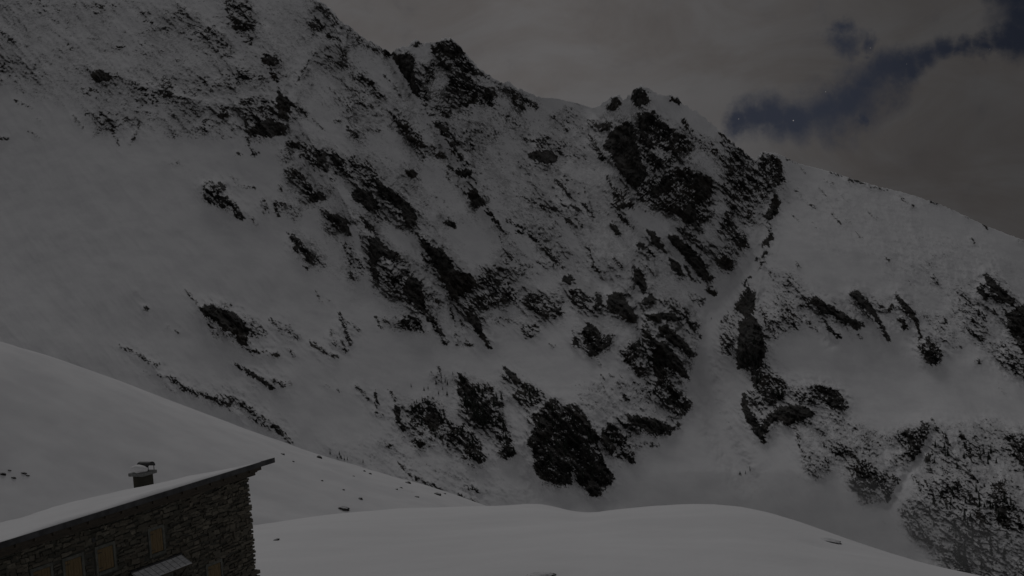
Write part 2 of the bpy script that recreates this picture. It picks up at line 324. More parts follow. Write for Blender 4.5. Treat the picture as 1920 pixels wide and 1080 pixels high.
RIB = [
 (.62,3,"100,62 115,68"),(.7,4,"128,82 138,96"),(.5,12,"0,60 25,75"),(.8,3,"348,38 385,40"),(.7,6,"270,40 290,42 315,58"),(.7,6,"262,26 282,22"),(.6,5,"232,32 244,34"),
 (.66,6,"400,160 412,150 432,158"),(.7,6,"388,222 372,242"),(.85,7,"208,236 214,252 222,270"),(.85,6,"262,228 256,250 245,268"),(.6,8,"138,218 154,240"),(.8,4,"160,212 172,214"),(.5,6,"30,188 60,203"),
 (.5,5,"70,222 82,230"),(.62,5,"55,247 78,260"),(.93,8,"0,258 14,260"),(.5,6,"155,167 210,172"),(.66,6,"222,90 232,86"),(.7,6,"255,98 264,96"),(.5,5,"275,108 288,120"),(.7,4,"285,192 295,190"),(.8,7,"460,200 461,245"),
 (.8,6,"447,195 470,185"),(.85,8,"485,146 502,150"),(.9,9,"510,137 521,152"),(.72,9,"552,198 575,215"),(.8,6,"612,65 632,72 648,105"),(.72,9,"572,-4 605,8 628,36"),(.5,14,"600,10 640,48 690,85 730,100"),(.8,7,"700,92 733,100"),
 (.6,3,"590,60 570,75 545,70"),(.82,3,"600,121 645,122"),(.8,5,"580,108 573,125 566,140 560,150"),(.7,3,"552,160 565,160"),(.72,5,"720,142 735,155"),(.62,8,"740,162 752,178"),(.72,6,"620,168 633,173"),(.4,8,"670,187 735,212"),
 (.6,6,"575,218 608,243"),(.9,5,"628,228 640,227"),(.62,9,"652,240 668,254"),(.45,8,"672,235 710,246"),(.62,3,"535,72 545,70"),(.8,4,"837,182 850,192 875,194 893,190"),(.9,6,"914,194 925,197"),(.55,10,"888,128 925,152 960,172"),
 (.75,6,"872,265 893,275"),(.88,6,"861,288 877,307"),(.65,10,"935,162 955,168 975,182 1005,200"),(.95,6,"1030,217 1040,222"),(.3,2.5,"1010,181 1050,184 1100,200"),(.5,5,"1055,197 1080,205"),
 (.72,7,"938,443 945,465 952,474"),(.93,8,"952,474 962,486"),(.93,7,"927,412 933,416 942,435"),(.93,7,"915,396 925,405"),(.9,6,"948,411 957,417"),(.95,7,"966,421 981,427"),(.8,5,"970,434 990,437"),(.93,9,"992,442 1003,450"),
 (.72,4,"1015,441 1032,444"),(.75,6,"980,260 1005,264 1030,258"),(.62,5,"962,300 975,310 1005,312"),(.6,6,"970,368 1000,378 1020,388 1045,394"),(.85,6,"1017,386 1045,394"),(.92,6,"1043,338 1057,352 1068,370"),
 (.95,7,"1051,382 1063,388"),(.95,8,"1072,384 1085,395"),(.45,10,"1058,328 1075,345"),(.93,6,"1096,353 1099,362"),(.85,8,"1096,382 1103,396 1110,408"),(.8,7,"1060,411 1068,414"),(.7,6,"1082,412 1092,422"),
 (.72,9,"1022,462 1038,490"),(.85,5,"1103,460 1108,485"),(.62,8,"1110,490 1118,505 1130,520"),(.5,6,"317,310 335,304"),(.25,6,"335,304 352,316"),(.72,6,"435,332 450,337"),(.6,5,"442,346 460,352 478,352"),
 (.72,5,"440,289 452,289"),(.65,6,"462,258 466,275 480,288"),(.8,5,"472,291 484,286"),(.82,5,"516,373 517,390 521,403"),(.88,6,"515,379 545,386"),(.55,8,"472,407 480,422"),(.62,7,"590,482 610,500"),(.95,5,"571,500 577,505"),
 (.6,9,"685,302 705,330"),(.4,8,"720,404 755,428"),(.85,6,"737,392 750,405"),(.55,5,"646,465 656,500"),(.7,7,"755,557 780,580"),(.9,6,"845,581 855,604"),(.76,12,"795,582 815,605 835,640"),(.92,5,"704,594 715,615"),
 (.78,4,"938,594 955,600 968,602"),(.7,10,"1034,648 1036,649"),(.85,8,"1145,482 1165,500"),(.75,7,"1202,492 1225,513"),(.86,8,"1162,405 1188,428"),(.95,9,"1327,542 1341,550"),(.86,9,"1440,418 1447,440"),
 (.75,6,"1418,486 1432,480"),(.85,5,"1434,485 1422,508"),(.93,7,"1395,532 1405,518"),(.85,8,"1260,577 1285,595 1310,612"),(.72,7,"1290,605 1311,630"),(.92,7,"1258,184 1275,191"),(.85,7,"1280,226 1292,236"),
 (.9,7,"1350,250 1375,270 1400,290"),(.72,11,"1108,256 1128,298"),(.82,8,"1136,330 1155,360"),(.72,4,"1472,296 1495,305"),(.45,5,"1500,310 1508,322"),(.85,4,"1555,323 1575,329"),(.95,8,"1588,335 1598,338"),(.82,5,"1600,339 1625,344"),
 (.72,5,"1630,349 1660,356"),(.4,3,"1670,357 1700,362"),(.6,3,"1710,366 1740,372"),(.82,5,"1742,377 1765,382"),(.5,3,"1770,386 1790,395"),(.45,5,"1805,403 1815,408"),(.95,5,"1845,422 1851,427"),(.55,6,"1908,450 1925,458"),
 (.8,6,"1490,356 1505,368"),(.78,7,"1511,380 1528,388"),(.55,6,"1537,355 1556,376"),(.62,4,"1545,336 1563,347"),(.62,5,"1575,363 1590,377"),(.72,4,"1558,385 1565,391"),(.7,5,"1560,400 1575,418"),(.5,3,"1583,408 1593,418"),
 (.6,5,"1488,405 1499,417"),(.7,6,"1522,416 1535,428"),(.75,5,"1608,438 1615,446"),(.76,5,"1686,366 1700,380 1714,388"),(.45,3,"1625,395 1645,412"),(.95,4,"1822,447 1825,452"),(.95,5,"1660,484 1667,490"),(.8,6,"1737,490 1748,500"),
 (.5,4,"1752,480 1773,475"),(.95,5,"1494,494 1498,500"),(.92,6,"1510,600 1520,607 1532,621"),(.9,5,"1608,625 1614,632"),(.85,6,"1751,516 1757,530"),(.72,10,"1805,555 1832,582"),(.55,6,"1780,575 1810,610 1840,640"),
 (.88,9,"1812,615 1845,638"),(.35,5,"1870,720 1885,740"),(.6,6,"1121,672 1129,690"),(.95,6,"1127,705 1132,711"),(.9,4,"1142,703 1150,706"),(.5,5,"1150,712 1165,728"),(.9,7,"1156,782 1174,800"),(.5,5,"1078,722 1092,740"),
 (.66,8,"668,722 688,748"),(.88,6,"704,732 706,765"),(.82,7,"704,772 717,780"),(.93,6,"731,732 740,750"),(.85,9,"870,858 890,850"),(.82,6,"822,688 826,702"),(.93,9,"936,847 948,855"),(.8,5,"909,805 915,820"),(.93,7,"960,848 963,852"),
 (.62,8,"1188,832 1235,835"),(.8,6,"748,868 765,888 785,900"),(.8,6,"785,900 800,905 825,918"),(.72,7,"872,911 895,919"),(.72,5,"710,829 720,829 740,838"),(.82,7,"862,928 890,942"),(.35,4,"720,835 790,868 870,900"),
 (.62,6,"225,649 255,663"),(.66,9,"262,665 285,680 298,687"),(.4,6,"268,698 285,702"),(.66,6,"297,702 330,712"),(.62,9,"325,716 350,728"),(.76,10,"340,724 390,742 430,758"),(.62,8,"405,740 440,750 470,765"),(.72,9,"455,760 475,772"),
 (.8,10,"480,778 510,795 530,812"),(.66,8,"520,805 545,828"),(.5,4,"305,722 330,736"),(.4,6,"430,765 500,800"),(.92,7,"437,680 452,690 470,700"),(.94,10,"465,697 490,712 508,726"),(.86,8,"515,712 530,722"),(.7,5,"538,715 548,722"),
 (.82,2.5,"345,540 358,555 370,570"),(.82,8,"467,657 490,660 520,665"),(.8,8,"582,642 605,657 632,670"),(.75,6,"541,655 553,668"),(.82,4,"593,547 597,558 603,568"),(.7,3,"612,560 620,565"),(.88,7,"634,586 645,608 650,630 658,648"),
 (.72,8,"620,620 628,645"),(.6,8,"655,607 675,620"),(.75,11,"272,577 274,579"),(.6,3,"310,614 318,613"),(.93,4,"330,621 338,626"),(.55,6,"254,545 255,546"),(.6,4,"395,702 403,706"),(.35,5,"420,720 460,740"),
 (.85,15,"1650,900 1660,915 1670,940"),(.82,5,"1650,818 1675,826"),(.74,9,"1655,887 1690,905"),(.75,9,"1706,888 1722,905"),(.72,8,"1800,812 1815,835 1822,850"),(.72,9,"1825,820 1840,852"),(.8,5,"1728,788 1736,800"),(.8,5,"1748,785 1756,800"),
 (.6,8,"1850,830 1870,850"),(.6,8,"1775,905 1790,925"),(.4,3,"1350,775 1370,800"),(.92,4,"1332,595 1334,596"),(.5,4,"1540,790 1552,800"),
 (.88,9,"1738,905 1752,935 1760,965"),(.85,8,"1764,925 1776,950 1790,975"),(.8,7,"1785,900 1797,922"),(.85,8,"1775,962 1792,985 1806,1004"),(.8,7,"1812,905 1822,930 1830,948"),
 (.85,9,"1832,960 1842,985 1850,1000"),(.8,8,"1722,985 1735,1005 1748,1022"),(.75,7,"1700,935 1712,955"),(.8,8,"1835,1015 1848,1040"),(.8,7,"1760,1010 1772,1035"),(.75,7,"1850,1040 1862,1064"),(.8,6,"1806,822 1816,846 1826,868"),
 (.75,6,"1770,812 1780,836"),(.75,6,"1850,808 1862,835 1872,850"),(.8,8,"1905,960 1914,990"),(.7,7,"1768,880 1778,898"),(.7,6,"1815,880 1835,905"),(.7,6,"1690,870 1712,880"),
 (.35,2.5,"795,335 815,360 822,390 828,400"),(.72,7,"640,640 650,660"),(.4,4,"600,720 640,735"),(.7,6,"470,780 480,790"),
]
SNOWRIB = [(12,"1752,812 1735,840 1700,890 1668,948"),(9,"1125,825 1130,840 1133,862"),(5,"1100,822 1130,860"),(14,"1207,648 1210,680"),(7,"1075,882 1078,905"),(6,"1195,580 1203,640 1215,660"),
           (8,"780,445 815,510 848,570 868,640"),(8,"735,115 785,195 830,262"),(4,"1210,335 1250,318 1290,300"),(5,"848,566 900,545 1000,530"),(6,"1370,360 1330,390 1345,420"),(4,"1262,465 1290,520")]

U_MIN, U_MAX, V_MIN, V_MAX = -330, 2270, -330, 1190
W_, H_ = U_MAX - U_MIN, V_MAX - V_MIN


def pts(s):
    return np.array([[float(t) for t in p.split(',')] for p in s.split()])


def seg_dist(X, Y, P):
    best = np.full(X.shape, 1e9)
    for a, b in zip(P[:-1], P[1:]):
        d = b - a
        t = np.clip(((X - a[0]) * d[0] + (Y - a[1]) * d[1]) / max(d @ d, 1e-6), 0, 1)
        best = np.minimum(best, np.hypot(X - a[0] - t * d[0], Y - a[1] - t * d[1]))
    return best


def box_blur(A, r):
    for _ in range(2):
        for ax in (0, 1):
            pad = [(0, 0), (0, 0)]
            pad[ax] = (r + 1, r)
            c = np.cumsum(np.pad(A, pad, mode='edge'), axis=ax)
            n = A.shape[ax]
            hi = [slice(None)] * 2
            lo = [slice(None)] * 2
            hi[ax] = slice(2 * r + 1, 2 * r + 1 + n)
            lo[ax] = slice(0, n)
            A = (c[tuple(hi)] - c[tuple(lo)]) / (2 * r + 1)
    return A


def survey_mask():
    M = np.zeros((H_, W_))
    for dens, s in POLY:
        P = pts(s)
        x0, y0 = np.maximum(np.floor(P.min(0)).astype(int), (U_MIN, V_MIN))
        x1, y1 = np.minimum(np.ceil(P.max(0)).astype(int) + 1, (U_MAX, V_MAX))
        X, Y = np.meshgrid(np.arange(x0, x1), np.arange(y0, y1))
        ins = np.zeros(X.shape, bool)
        n = len(P)
        for i in range(n):
            a, b = P[i], P[(i + 1) % n]
            if a[1] == b[1]:
                continue
            cross = ((a[1] > Y) != (b[1] > Y)) & (X < (b[0] - a[0]) * (Y - a[1]) / (b[1] - a[1]) + a[0])
            ins ^= cross
        sub = M[y0 - V_MIN:y1 - V_MIN, x0 - U_MIN:x1 - U_MIN]
        sub[ins] = np.maximum(sub[ins], dens)
    for dens, wd, s in RIB:
        P = pts(s)
        m = int(wd) + 2
        x0, y0 = np.maximum(np.floor(P.min(0)).astype(int) - m, (U_MIN, V_MIN))
        x1, y1 = np.minimum(np.ceil(P.max(0)).astype(int) + m, (U_MAX, V_MAX))
        X, Y = np.meshgrid(np.arange(x0, x1), np.arange(y0, y1))
        d = seg_dist(X, Y, P)
        val = dens * np.clip((wd * 0.5 + 0.8 - d) / 1.2, 0, 1)
        sub = M[y0 - V_MIN:y1 - V_MIN, x0 - U_MIN:x1 - U_MIN]
        np.maximum(sub, val, out=sub)
    for wd, s in SNOWRIB:
        P = pts(s)
        m = int(wd) + 2
        x0, y0 = np.floor(P.min(0)).astype(int) - m
        x1, y1 = np.ceil(P.max(0)).astype(int) + m
        X, Y = np.meshgrid(np.arange(x0, x1), np.arange(y0, y1))
        d = seg_dist(X, Y, P)
        sub = M[y0 - V_MIN:y1 - V_MIN, x0 - U_MIN:x1 - U_MIN]
        sub *= np.clip((d - wd * 0.35) / (wd * 0.25), 0.1, 1)
    return M


def sample(A, X, Y):
    x = np.clip(X - U_MIN, 0, W_ - 1.001)
    y = np.clip(Y - V_MIN, 0, H_ - 1.001)
    xi, yi = x.astype(int), y.astype(int)
    xf, yf = x - xi, y - yi
    return (A[yi, xi] * (1 - xf) + A[yi, xi + 1] * xf) * (1 - yf) + (A[yi + 1, xi] * (1 - xf) + A[yi + 1, xi + 1] * xf) * yf


# ------------------------------------------------------------------ distances over the massif (metres)
CTRL = np.array([(-330,-260,3100),(0,-250,3100),(300,-150,3100),(0,0,2750),(300,0,2800),(600,5,2950),(0,150,2500),(250,150,2550),(500,150,2650),
 (0,270,2350),(300,270,2380),(500,250,2500),(-330,270,2300),(0,500,2000),(300,500,2050),(600,500,2250),(0,700,1750),(300,750,1780),(600,700,1950),
 (500,850,1750),(-330,700,1700),(-330,1130,1400),(0,1130,1400),(500,1130,1450),(733,100,2850),(838,75,2850),(950,160,2900),(1100,200,3050),
 (800,250,2650),(1000,350,2620),(850,480,2380),(1000,500,2400),(800,650,2150),(1000,650,2180),(850,800,1930),(1080,780,1930),(1080,930,1800),
 (800,930,1750),(1000,1130,1550),(1200,165,2800),(1180,330,2720),(1300,300,2720),(1300,430,2600),(1420,310,2750),(1330,540,2480),(1200,600,2250),
 (1250,750,2080),(1380,700,2200),(1330,900,1870),(1380,560,2400),(1410,640,2150),(1440,480,2420),(1470,720,2060),(1440,800,1960),(1500,310,2800),
 (1650,350,2700),(1850,430,2550),(2250,600,2400),(1600,480,2420),(1800,550,2320),(1600,700,2100),(1850,720,2050),(1500,900,1800),(1700,820,1900),
 (1900,830,1880),(1700,950,1700),(1880,950,1650),(1500,1130,1550),(1800,1130,1480),(2250,800,1900),(2250,1130,1450)], float)


def tps_fit(P, z, lam=0.002):
    p = P / 1000.0
    d = np.linalg.norm(p[:, None] - p[None], axis=2)
    K = np.where(d > 0, d * d * np.log(d + 1e-12), 0) + lam * np.eye(len(p))
    A = np.hstack([np.ones((len(p), 1)), p])
    M = np.block([[K, A], [A.T, np.zeros((3, 3))]])
    return p, np.linalg.solve(M, np.concatenate([z, np.zeros(3)]))


def tps_eval(fit, X, Y):
    p, wts = fit
    x, y = X / 1000.0, Y / 1000.0
    s = wts[-3] + wts[-2] * x + wts[-1] * y
    for (a, b), wt in zip(p, wts[:-3]):
        r2 = (x - a) ** 2 + (y - b) ** 2
        s = s + wt * 0.5 * r2 * np.log(r2 + 1e-12)
    return s


SKY = pts("-330,-260 0,-250 200,-200 400,-120 520,-45 570,-15 600,3 625,22 640,42 660,55 690,78 715,92 733,100 745,92 765,88 772,80 780,73 788,82 805,83 825,76 838,72 852,77 862,88 872,100 885,115 900,130 925,148 945,158 952,152 965,163 985,172 1005,182 1040,184 1080,192 1110,202 1125,198 1140,188 1155,180 1162,184 1168,188 1182,180 1190,168 1203,162 1217,167 1228,175 1245,182 1258,178 1272,186 1280,196 1300,208 1330,230 1352,250 1375,270 1400,290 1418,303 1424,290 1432,285 1450,289 1470,295 1510,310 1560,322 1600,336 1650,350 1700,362 1750,378 1790,395 1850,424 1920,450 2000,480 2250,600 2400,680")
GULLY = [(26, 15, "735,110 790,190 830,262 870,330 905,400 960,480"), (34, 24, "1460,370 1430,470 1345,560 1320,680 1345,800 1400,900"), (14, 12, "400,0 440,80 500,140 520,170"),
         (18, 14, "780,445 815,510 848,570 868,640"), (16, 12, "1195,545 1203,640"), (15, 16, "955,760 975,860 1010,930"), (10, 10, "1752,812 1735,840 1668,948")]

REGION = [(1.0, "540,230 720,240 900,300 1120,330 1250,420 1430,430 1330,560 1290,720 1270,800 1130,640 900,600 700,620 520,440"), (0.75, "620,20 760,100 900,150 1120,210 1430,310 1440,420 1250,420 900,330 720,300 540,260 440,250 330,250 150,250 0,180 -330,200 -330,-320 300,-250 620,-40"),
 (0.6, "1440,470 1560,520 1920,560 1920,700 1800,650 1700,560 1500,640 1400,620"), (0.9, "1480,770 1640,800 1920,770 2200,800 2200,1180 1650,1130 1640,960 1520,880"), (0.5, "690,700 900,690 1040,740 1200,700 1290,770 1190,850 1100,760 900,880 760,830"), (0.35, "260,660 420,700 620,830 900,940 700,900 520,800 300,720")]


def region_mask():
    global POLY, RIB, SNOWRIB
    keep = POLY, RIB, SNOWRIB
    POLY, RIB, SNOWRIB = REGION, [], []
    M = survey_mask()
    POLY, RIB, SNOWRIB = keep
    return M


LAST_DUST = None
region_img = box_blur(region_mask(), 14)
_cx, _cy = np.meshgrid(np.arange(U_MIN, U_MAX, 2), np.arange(V_MIN, V_MAX, 2))
_clean = np.ones(_cx.shape)
for wd_, s_ in ((15, "395,-10 440,70 500,130 522,165"), (12, "738,112 790,190 832,262 870,330"), (11, "548,185 560,120 600,70 640,75"), (14, "560,290 600,330 680,390"), (16, "905,395 985,440 1010,500"), (12, "660,430 690,560 700,620"),
                (16, "1170,385 1240,430 1330,560"), (9, "1055,420 1080,470 1150,560"), (12, "480,250 530,262"), (12, "960,760 1010,930"), (9, "1745,812 1730,850 1665,950")):
    _clean *= np.clip((seg_dist(_cx, _cy, pts(s_)) - wd_ * 0.4) / 6.0, 0.06, 1)
region_img *= np.repeat(np.repeat(_clean, 2, 0), 2, 1)[:H_, :W_]
clean_img = np.repeat(np.repeat(_clean, 2, 0), 2, 1)[:H_, :W_]
RIDGES = [(30, 24, "600,5 640,70 655,130 662,250"), (24, 20, "500,60 545,150 562,230 605,300 670,425"), (24, 22, "800,80 795,200 862,290 905,380"),
          (26, 26, "860,80 905,160 1000,262 1062,400 1190,545 1240,640"), (26, 22, "1200,165 1212,250 1255,330 1332,455"), (20, 18, "690,440 758,540 800,622"),
          (20, 18, "792,445 890,520 928,640"), (24, 16, "1440,300 1452,380 1425,520 1410,625 1440,740"), (18, 16, "1040,740 1120,815"), (18, 16, "862,700 940,790"),
          (16, 14, "1230,590 1300,665"), (16, 14, "1225,640 1290,712"), (18, 16, "1250,435 1320,515"), (14, 14, "380,345 460,400"), (14, 14, "375,575 470,650"),
          (20, 20, "1600,550 1665,635"), (20, 20, "1680,550 1750,670"), (22, 22, "1845,515 1905,600"), (22, 26, "1760,800 1830,900 1880,1060"), (20, 24, "1600,840 1650,930"), (16, 22, "150,120 330,180 450,200")]
CHUTES = [(18, 14, "655,130 740,220 800,330"), (18, 16, "555,280 635,400 680,560"), (20, 16, "905,200 980,330 1045,470 1175,560"), (16, 12, "1160,345 1200,400 1290,500"), (14, 12, "1480,540 1560,640"), (16, 18, "1690,830 1780,960 1840,1080")]
mask_img = survey_mask()
mask_soft = box_blur(mask_img, 1)
mask_mid = box_blur(mask_img, 4)
mask_wide = box_blur(mask_img, 16)
fit = tps_fit(CTRL[:, :2], CTRL[:, 2])


def rotated(X, Y, deg, sx, sy):
    c, s = math.cos(rad(deg)), math.sin(rad(deg))
    return (X * c + Y * s) / sx, (-X * s + Y * c) / sy


def depth_at(X, Y):
    """distance of the massif and its rockiness at a survey bearing"""
    D = tps_eval(fit, X, Y)
    wide = np.clip(sample(mask_wide, X, Y) * 2.2, 0, 1)
    mid = sample(mask_mid, X, Y)
    snow = fbm(X / 190.0, Y / 190.0, 3, 5) * 18 + fbm(*rotated(X, Y, 58, 220, 40), 3, 8) * 1.6
    rib = ridged(*rotated(X, Y, 52, 110, 34), 4, 21) * 20
    crag = ridged(*rotated(X, Y, 48, 34, 12), 5, 33, 0.68) * 13.0
    fine = fbm(X / 5.0, Y / 4.0, 3, 41, 0.6) * 3.2
    ledge = fbm(*rotated(X, Y, 12, 30, 7), 3, 51, 0.55) * 4.5
    D = D + snow - rib * (0.10 + 0.90 * wide) - (crag + ledge) * (0.015 + 0.985 * wide) - fine * (0.01 + 0.99 * np.clip(mid * 1.8, 0, 1))
    D = D - 8.0 * mid
    for amp, wd, s in GULLY + CHUTES + [(-a_, w_, q_) for a_, w_, q_ in RIDGES]:
        P = pts(s)
        m = wd * 3
        sel = (X > P[:, 0].min() - m) & (X < P[:, 0].max() + m) & (Y > P[:, 1].min() - m) & (Y < P[:, 1].max() + m)
        if sel.any():
            d = seg_dist(X[sel], Y[sel], P)
            d = d + fbm(X[sel] / 14.0, Y[sel] / 14.0, 3, 221) * 6
            D[sel] += amp * (np.exp(-(d / wd) ** 2) if amp > 0 else np.exp(-np.abs(d) / (wd * 0.75)))
    # joints run down the dip; the dip changes over the massif and edges fray along it
    zones = []
    for (cu, cv, ru, rv, ang) in ((200, 90, 420, 230, 10), (1225, 300, 120, 150, -38), (860, 150, 110, 80, 20), (1650, 900, 330, 160, 68), (1100, 600, 200, 90, 28), (1070, 840, 80, 90, 62)):
        q = np.clip(1.6 - np.hypot((X - cu) / ru, (Y - cv) / rv) * 1.3, 0, 1)
        zones.append((ang, q * q * (3 - 2 * q)))

    def an(fn, sx, sy, octv, seed, rough, d0=0):
        out = fn(*rotated(X, Y, 52 + d0, sx, sy), octv, seed, rough)
        for ang, q in zones:
            sel = q > 0.01
            if sel.any():
                out[sel] += (fn(*rotated(X[sel], Y[sel], ang + d0, sx, sy), octv, seed + 7, rough) - out[sel]) * q[sel]
        return out
    fray = an(fbm, 30.0, 3.2, 3, 61, 0.6) * 8 + fbm(X / 12.0, Y / 12.0, 2, 63) * 4
    th = np.full(X.shape, 52.0)
    for ang, q in zones:
        th += (ang - th) * q
    c_, s_ = np.cos(np.radians(th)), np.sin(np.radians(th))
    side = fbm(X / 7.0, Y / 7.0, 3, 71) * 3.5
    wx, wy = X + fray * c_ - side * s_, Y + fray * s_ + side * c_
    rk = sample(mask_soft, wx, wy) * 0.90 + sample(mask_mid, wx, wy) * 0.14
    crA = np.clip(an(ridged, 26.0, 5.5, 3, 81, 0.6) * 1.5 - 0.35, 0, 1)      # snow filled cracks down the dip
    crB = np.clip(an(ridged, 18.0, 5.0, 3, 84, 0.6, -46) * 1.5 - 0.45, 0, 1)      # snow on the ledges across it
    dkA = np.clip(an(ridged, 15.0, 3.6, 4, 87, 0.75) * 1.7 - 0.55, 0, 1)
    nb = an(fbm, 60.0, 24.0, 3, 95, 0.5) * 0.5
    fn = an(fbm, 7.0, 2.6, 3, 91, 0.7)
    on = np.clip(rk * 5, 0, 1)
    crk = 1 - 0.72 * np.clip((rk - 0.90) / 0.09, 0, 1)          # sheer walls hold almost no snow
    R = rk + on * ((nb + fn * 0.55 - crA * 0.55 - crB * 0.52) * crk + dkA * 0.48 + 0.13)
    R = np.clip(R, -1.5, 1.15)
    # broken, snow dusted ground between the outcrops
    brk = np.clip(sample(mask_wide, X, Y) * 2.3 - 0.10, 0, 1) * (0.6 + 0.4 * np.clip(sample(region_img, X, Y), 0, 1)) + 0.35 * sample(region_img, X, Y)
    brk = brk * sample(clean_img, X, Y)
    tex = 0.5 * np.clip(an(ridged, 26.0, 5.0, 4, 201, 0.75) + 0.15, 0, 1) + 0.5 * np.clip(an(ridged, 18.0, 4.5, 4, 205, 0.75, -40) + 0.1, 0, 1)
    patchy = np.clip(an(fbm, 70.0, 40.0, 3, 209, 0.5) * 1.6 + 0.62, 0, 1)
    global LAST_DUST
    LAST_DUST = np.clip(brk * (tex * 1.5 - 0.12) * (0.35 + 0.65 * patchy) * 1.45, 0, 1.3)
    R = R + np.clip(brk - 0.1, 0, 1) * (dkA * (0.35 + 0.65 * patchy) * 0.95 + fn * 0.5 - 0.02) * (1 - on * 0.7)
    return D, R


cols = np.arange(U_MIN, 2265, 1.6)
skyv = np.interp(cols, SKY[:, 0], SKY[:, 1])
jag = np.interp(cols, [-330, 560, 620, 1000, 1020, 1110, 1130, 1460, 1480, 2250], [3, 3, 3.6, 3.6, 0.9, 0.9, 4.2, 4.2, 1.2, 1.2])
skyv = skyv - (ridged(cols / 17.0, cols * 0, 4, 101, 0.7) * 1.5 + fbm(cols / 6.0, cols * 0, 3, 103, 0.7) * 1.3) * jag + 1.0
botv = np.interp(cols, [-330, 0, 300, 550, 700, 900, 1100, 2265], [820, 820, 900, 960, 1000, 1060, 1180, 1180])
NR = 640
tt = np.linspace(0, 1, NR)[:, None]
V = botv[None] + (skyv - botv)[None] * tt
Ug = np.broadcast_to(cols[None], V.shape).copy()
D, R = depth_at(Ug, V)
DUST = LAST_DUST
P = ray(Ug, V) * D[..., None]
# the far side of the ridge falls away behind the skyline
back = []
top = P[-1]
for k, (dy, dz) in enumerate([(12, -4), (40, -25), (110, -90), (300, -280), (800, -700), (1800, -1200)]):
    back.append(top + np.array([0, dy, dz]))
P = np.concatenate([P, np.stack(back)])
R = np.concatenate([R, np.repeat(R[-1:], 6, 0) * 0.8])
DUST = np.concatenate([DUST, np.repeat(DUST[-1:], 6, 0)])


# ------------------------------------------------------------------ materials
def new_mat(name):
    m = bpy.data.materials.new(name)
    m.use_nodes = True
    t = NT(m.node_tree)
    out = t.n('ShaderNodeOutputMaterial')
    bs = t.n('ShaderNodeBsdfPrincipled')
    m.node_tree.links.new(bs.outputs[0], out.inputs[0])
    t.bs, t.mat = bs, m
    return t


def link(t, a, b):
    t.t.links.new(a, b)


def rock_snow_material(name, sc=1.0, attr=True):
    t = new_mat(name)
    co = t.n('ShaderNodeNewGeometry')
    pos = co.outputs['Position']
    nz = t.n('ShaderNodeSeparateXYZ', inp={0: co.outputs['Normal']}).outputs[2]
    at = t.n('ShaderNodeAttribute', attribute_name='rock').outputs['Fac']
    fn = t.noise(0.26 * sc, 5.0, 0.75, pos)
    fine = t.noise(0.9 * sc, 3.0, 0.7, pos)
    val = t.m('ADD', at, t.m('ADD', t.m('MULTIPLY', t.m('SUBTRACT', fn, 0.5), 0.75), t.m('MULTIPLY', t.m('SUBTRACT', fine, 0.5), 0.45)))
    val = t.m('ADD', val, t.m('MULTIPLY', t.m('SUBTRACT', 0.50, nz), 0.60))
    on = t.ramp(at, 0.01, 0.12)
    rock = t.m('MULTIPLY', t.ramp(val, 0.40, 0.60), on)
    big = t.noise(0.012 * sc, 4.0, 0.6, pos)
    st = t.noise(0.11 * sc, 5.0, 0.7, pos)
    st2 = t.noise(0.035 * sc, 5.0, 0.7, pos)
    rc = t.mix(t.ramp(t.m('ADD', t.m('MULTIPLY', st, 0.55), t.m('MULTIPLY', st2, 0.45)), 0.40, 0.66), (0.006, 0.006, 0.006), (0.105, 0.100, 0.094))
    rc = t.mix(t.ramp(big, 0.45, 0.70, 0.0, 0.5), rc, (0.042, 0.032, 0.023))
    # wind-packed snow, a touch greyer where dust and scoured ice show through
    sd = t.noise(0.03 * sc, 5.0, 0.6, pos)
    scol = t.mix(t.ramp(sd, 0.35, 0.70), (0.82, 0.815, 0.82), (0.74, 0.735, 0.745))
    dusted = t.m('MULTIPLY', t.ramp(val, 0.0, 0.45, 0.0, 0.45), on)
    du = t.n('ShaderNodeAttribute', attribute_name='dust').outputs['Fac']
    du = t.ramp(t.m('ADD', du, t.m('ADD', t.m('MULTIPLY', t.m('SUBTRACT', fn, 0.5), 1.6), t.m('MULTIPLY', t.m('SUBTRACT', fine, 0.5), 1.1))), 0.35, 0.80, 0.0, 0.85)
    steep = t.ramp(nz, 0.35, 0.85, 1.35, 0.35)
    dusted = t.m('MAXIMUM', dusted, t.m('MULTIPLY', du, steep), clamp=True)
    scol = t.mix(dusted, scol, (0.13, 0.128, 0.126))
    col = t.mix(rock, scol, rc)
    link(t, col, t.bs.inputs['Base Color'])
    t.bs.inputs['Roughness'].default_value = 0.9
    t.bs.inputs['Specular IOR Level'].default_value = 0.15
    bmp = t.n('ShaderNodeBump', inp={'Strength': 0.6, 'Distance': 2.0 / sc, 'Height': st})
    link(t, t.m('MULTIPLY', rock, 0.6), bmp.inputs['Strength'])
    link(t, bmp.outputs[0], t.bs.inputs['Normal'])
    return t.mat


M_ROCK = rock_snow_material('snow_and_rock')


def snow_material(name, sc):
    t = new_mat(name)
    pos = t.n('ShaderNodeNewGeometry').outputs['Position']
    a = t.noise(0.05 * sc, 5.0, 0.55, pos)
    b = t.noise(1.4 * sc, 4.0, 0.6, pos)
    col = t.mix(t.ramp(a, 0.35, 0.7), (0.80, 0.795, 0.80), (0.86, 0.855, 0.86))
    col = t.mix(t.ramp(b, 0.62, 0.78, 0.0, 0.12), col, (0.66, 0.66, 0.67))
    link(t, col, t.bs.inputs['Base Color'])
    t.bs.inputs['Roughness'].default_value = 0.85
    t.bs.inputs['Specular IOR Level'].default_value = 0.2
    bmp = t.n('ShaderNodeBump', inp={'Strength': 0.25, 'Distance': 0.25 / sc, 'Height': t.m('ADD', b, a)})
    link(t, bmp.outputs[0], t.bs.inputs['Normal'])
    return t.mat


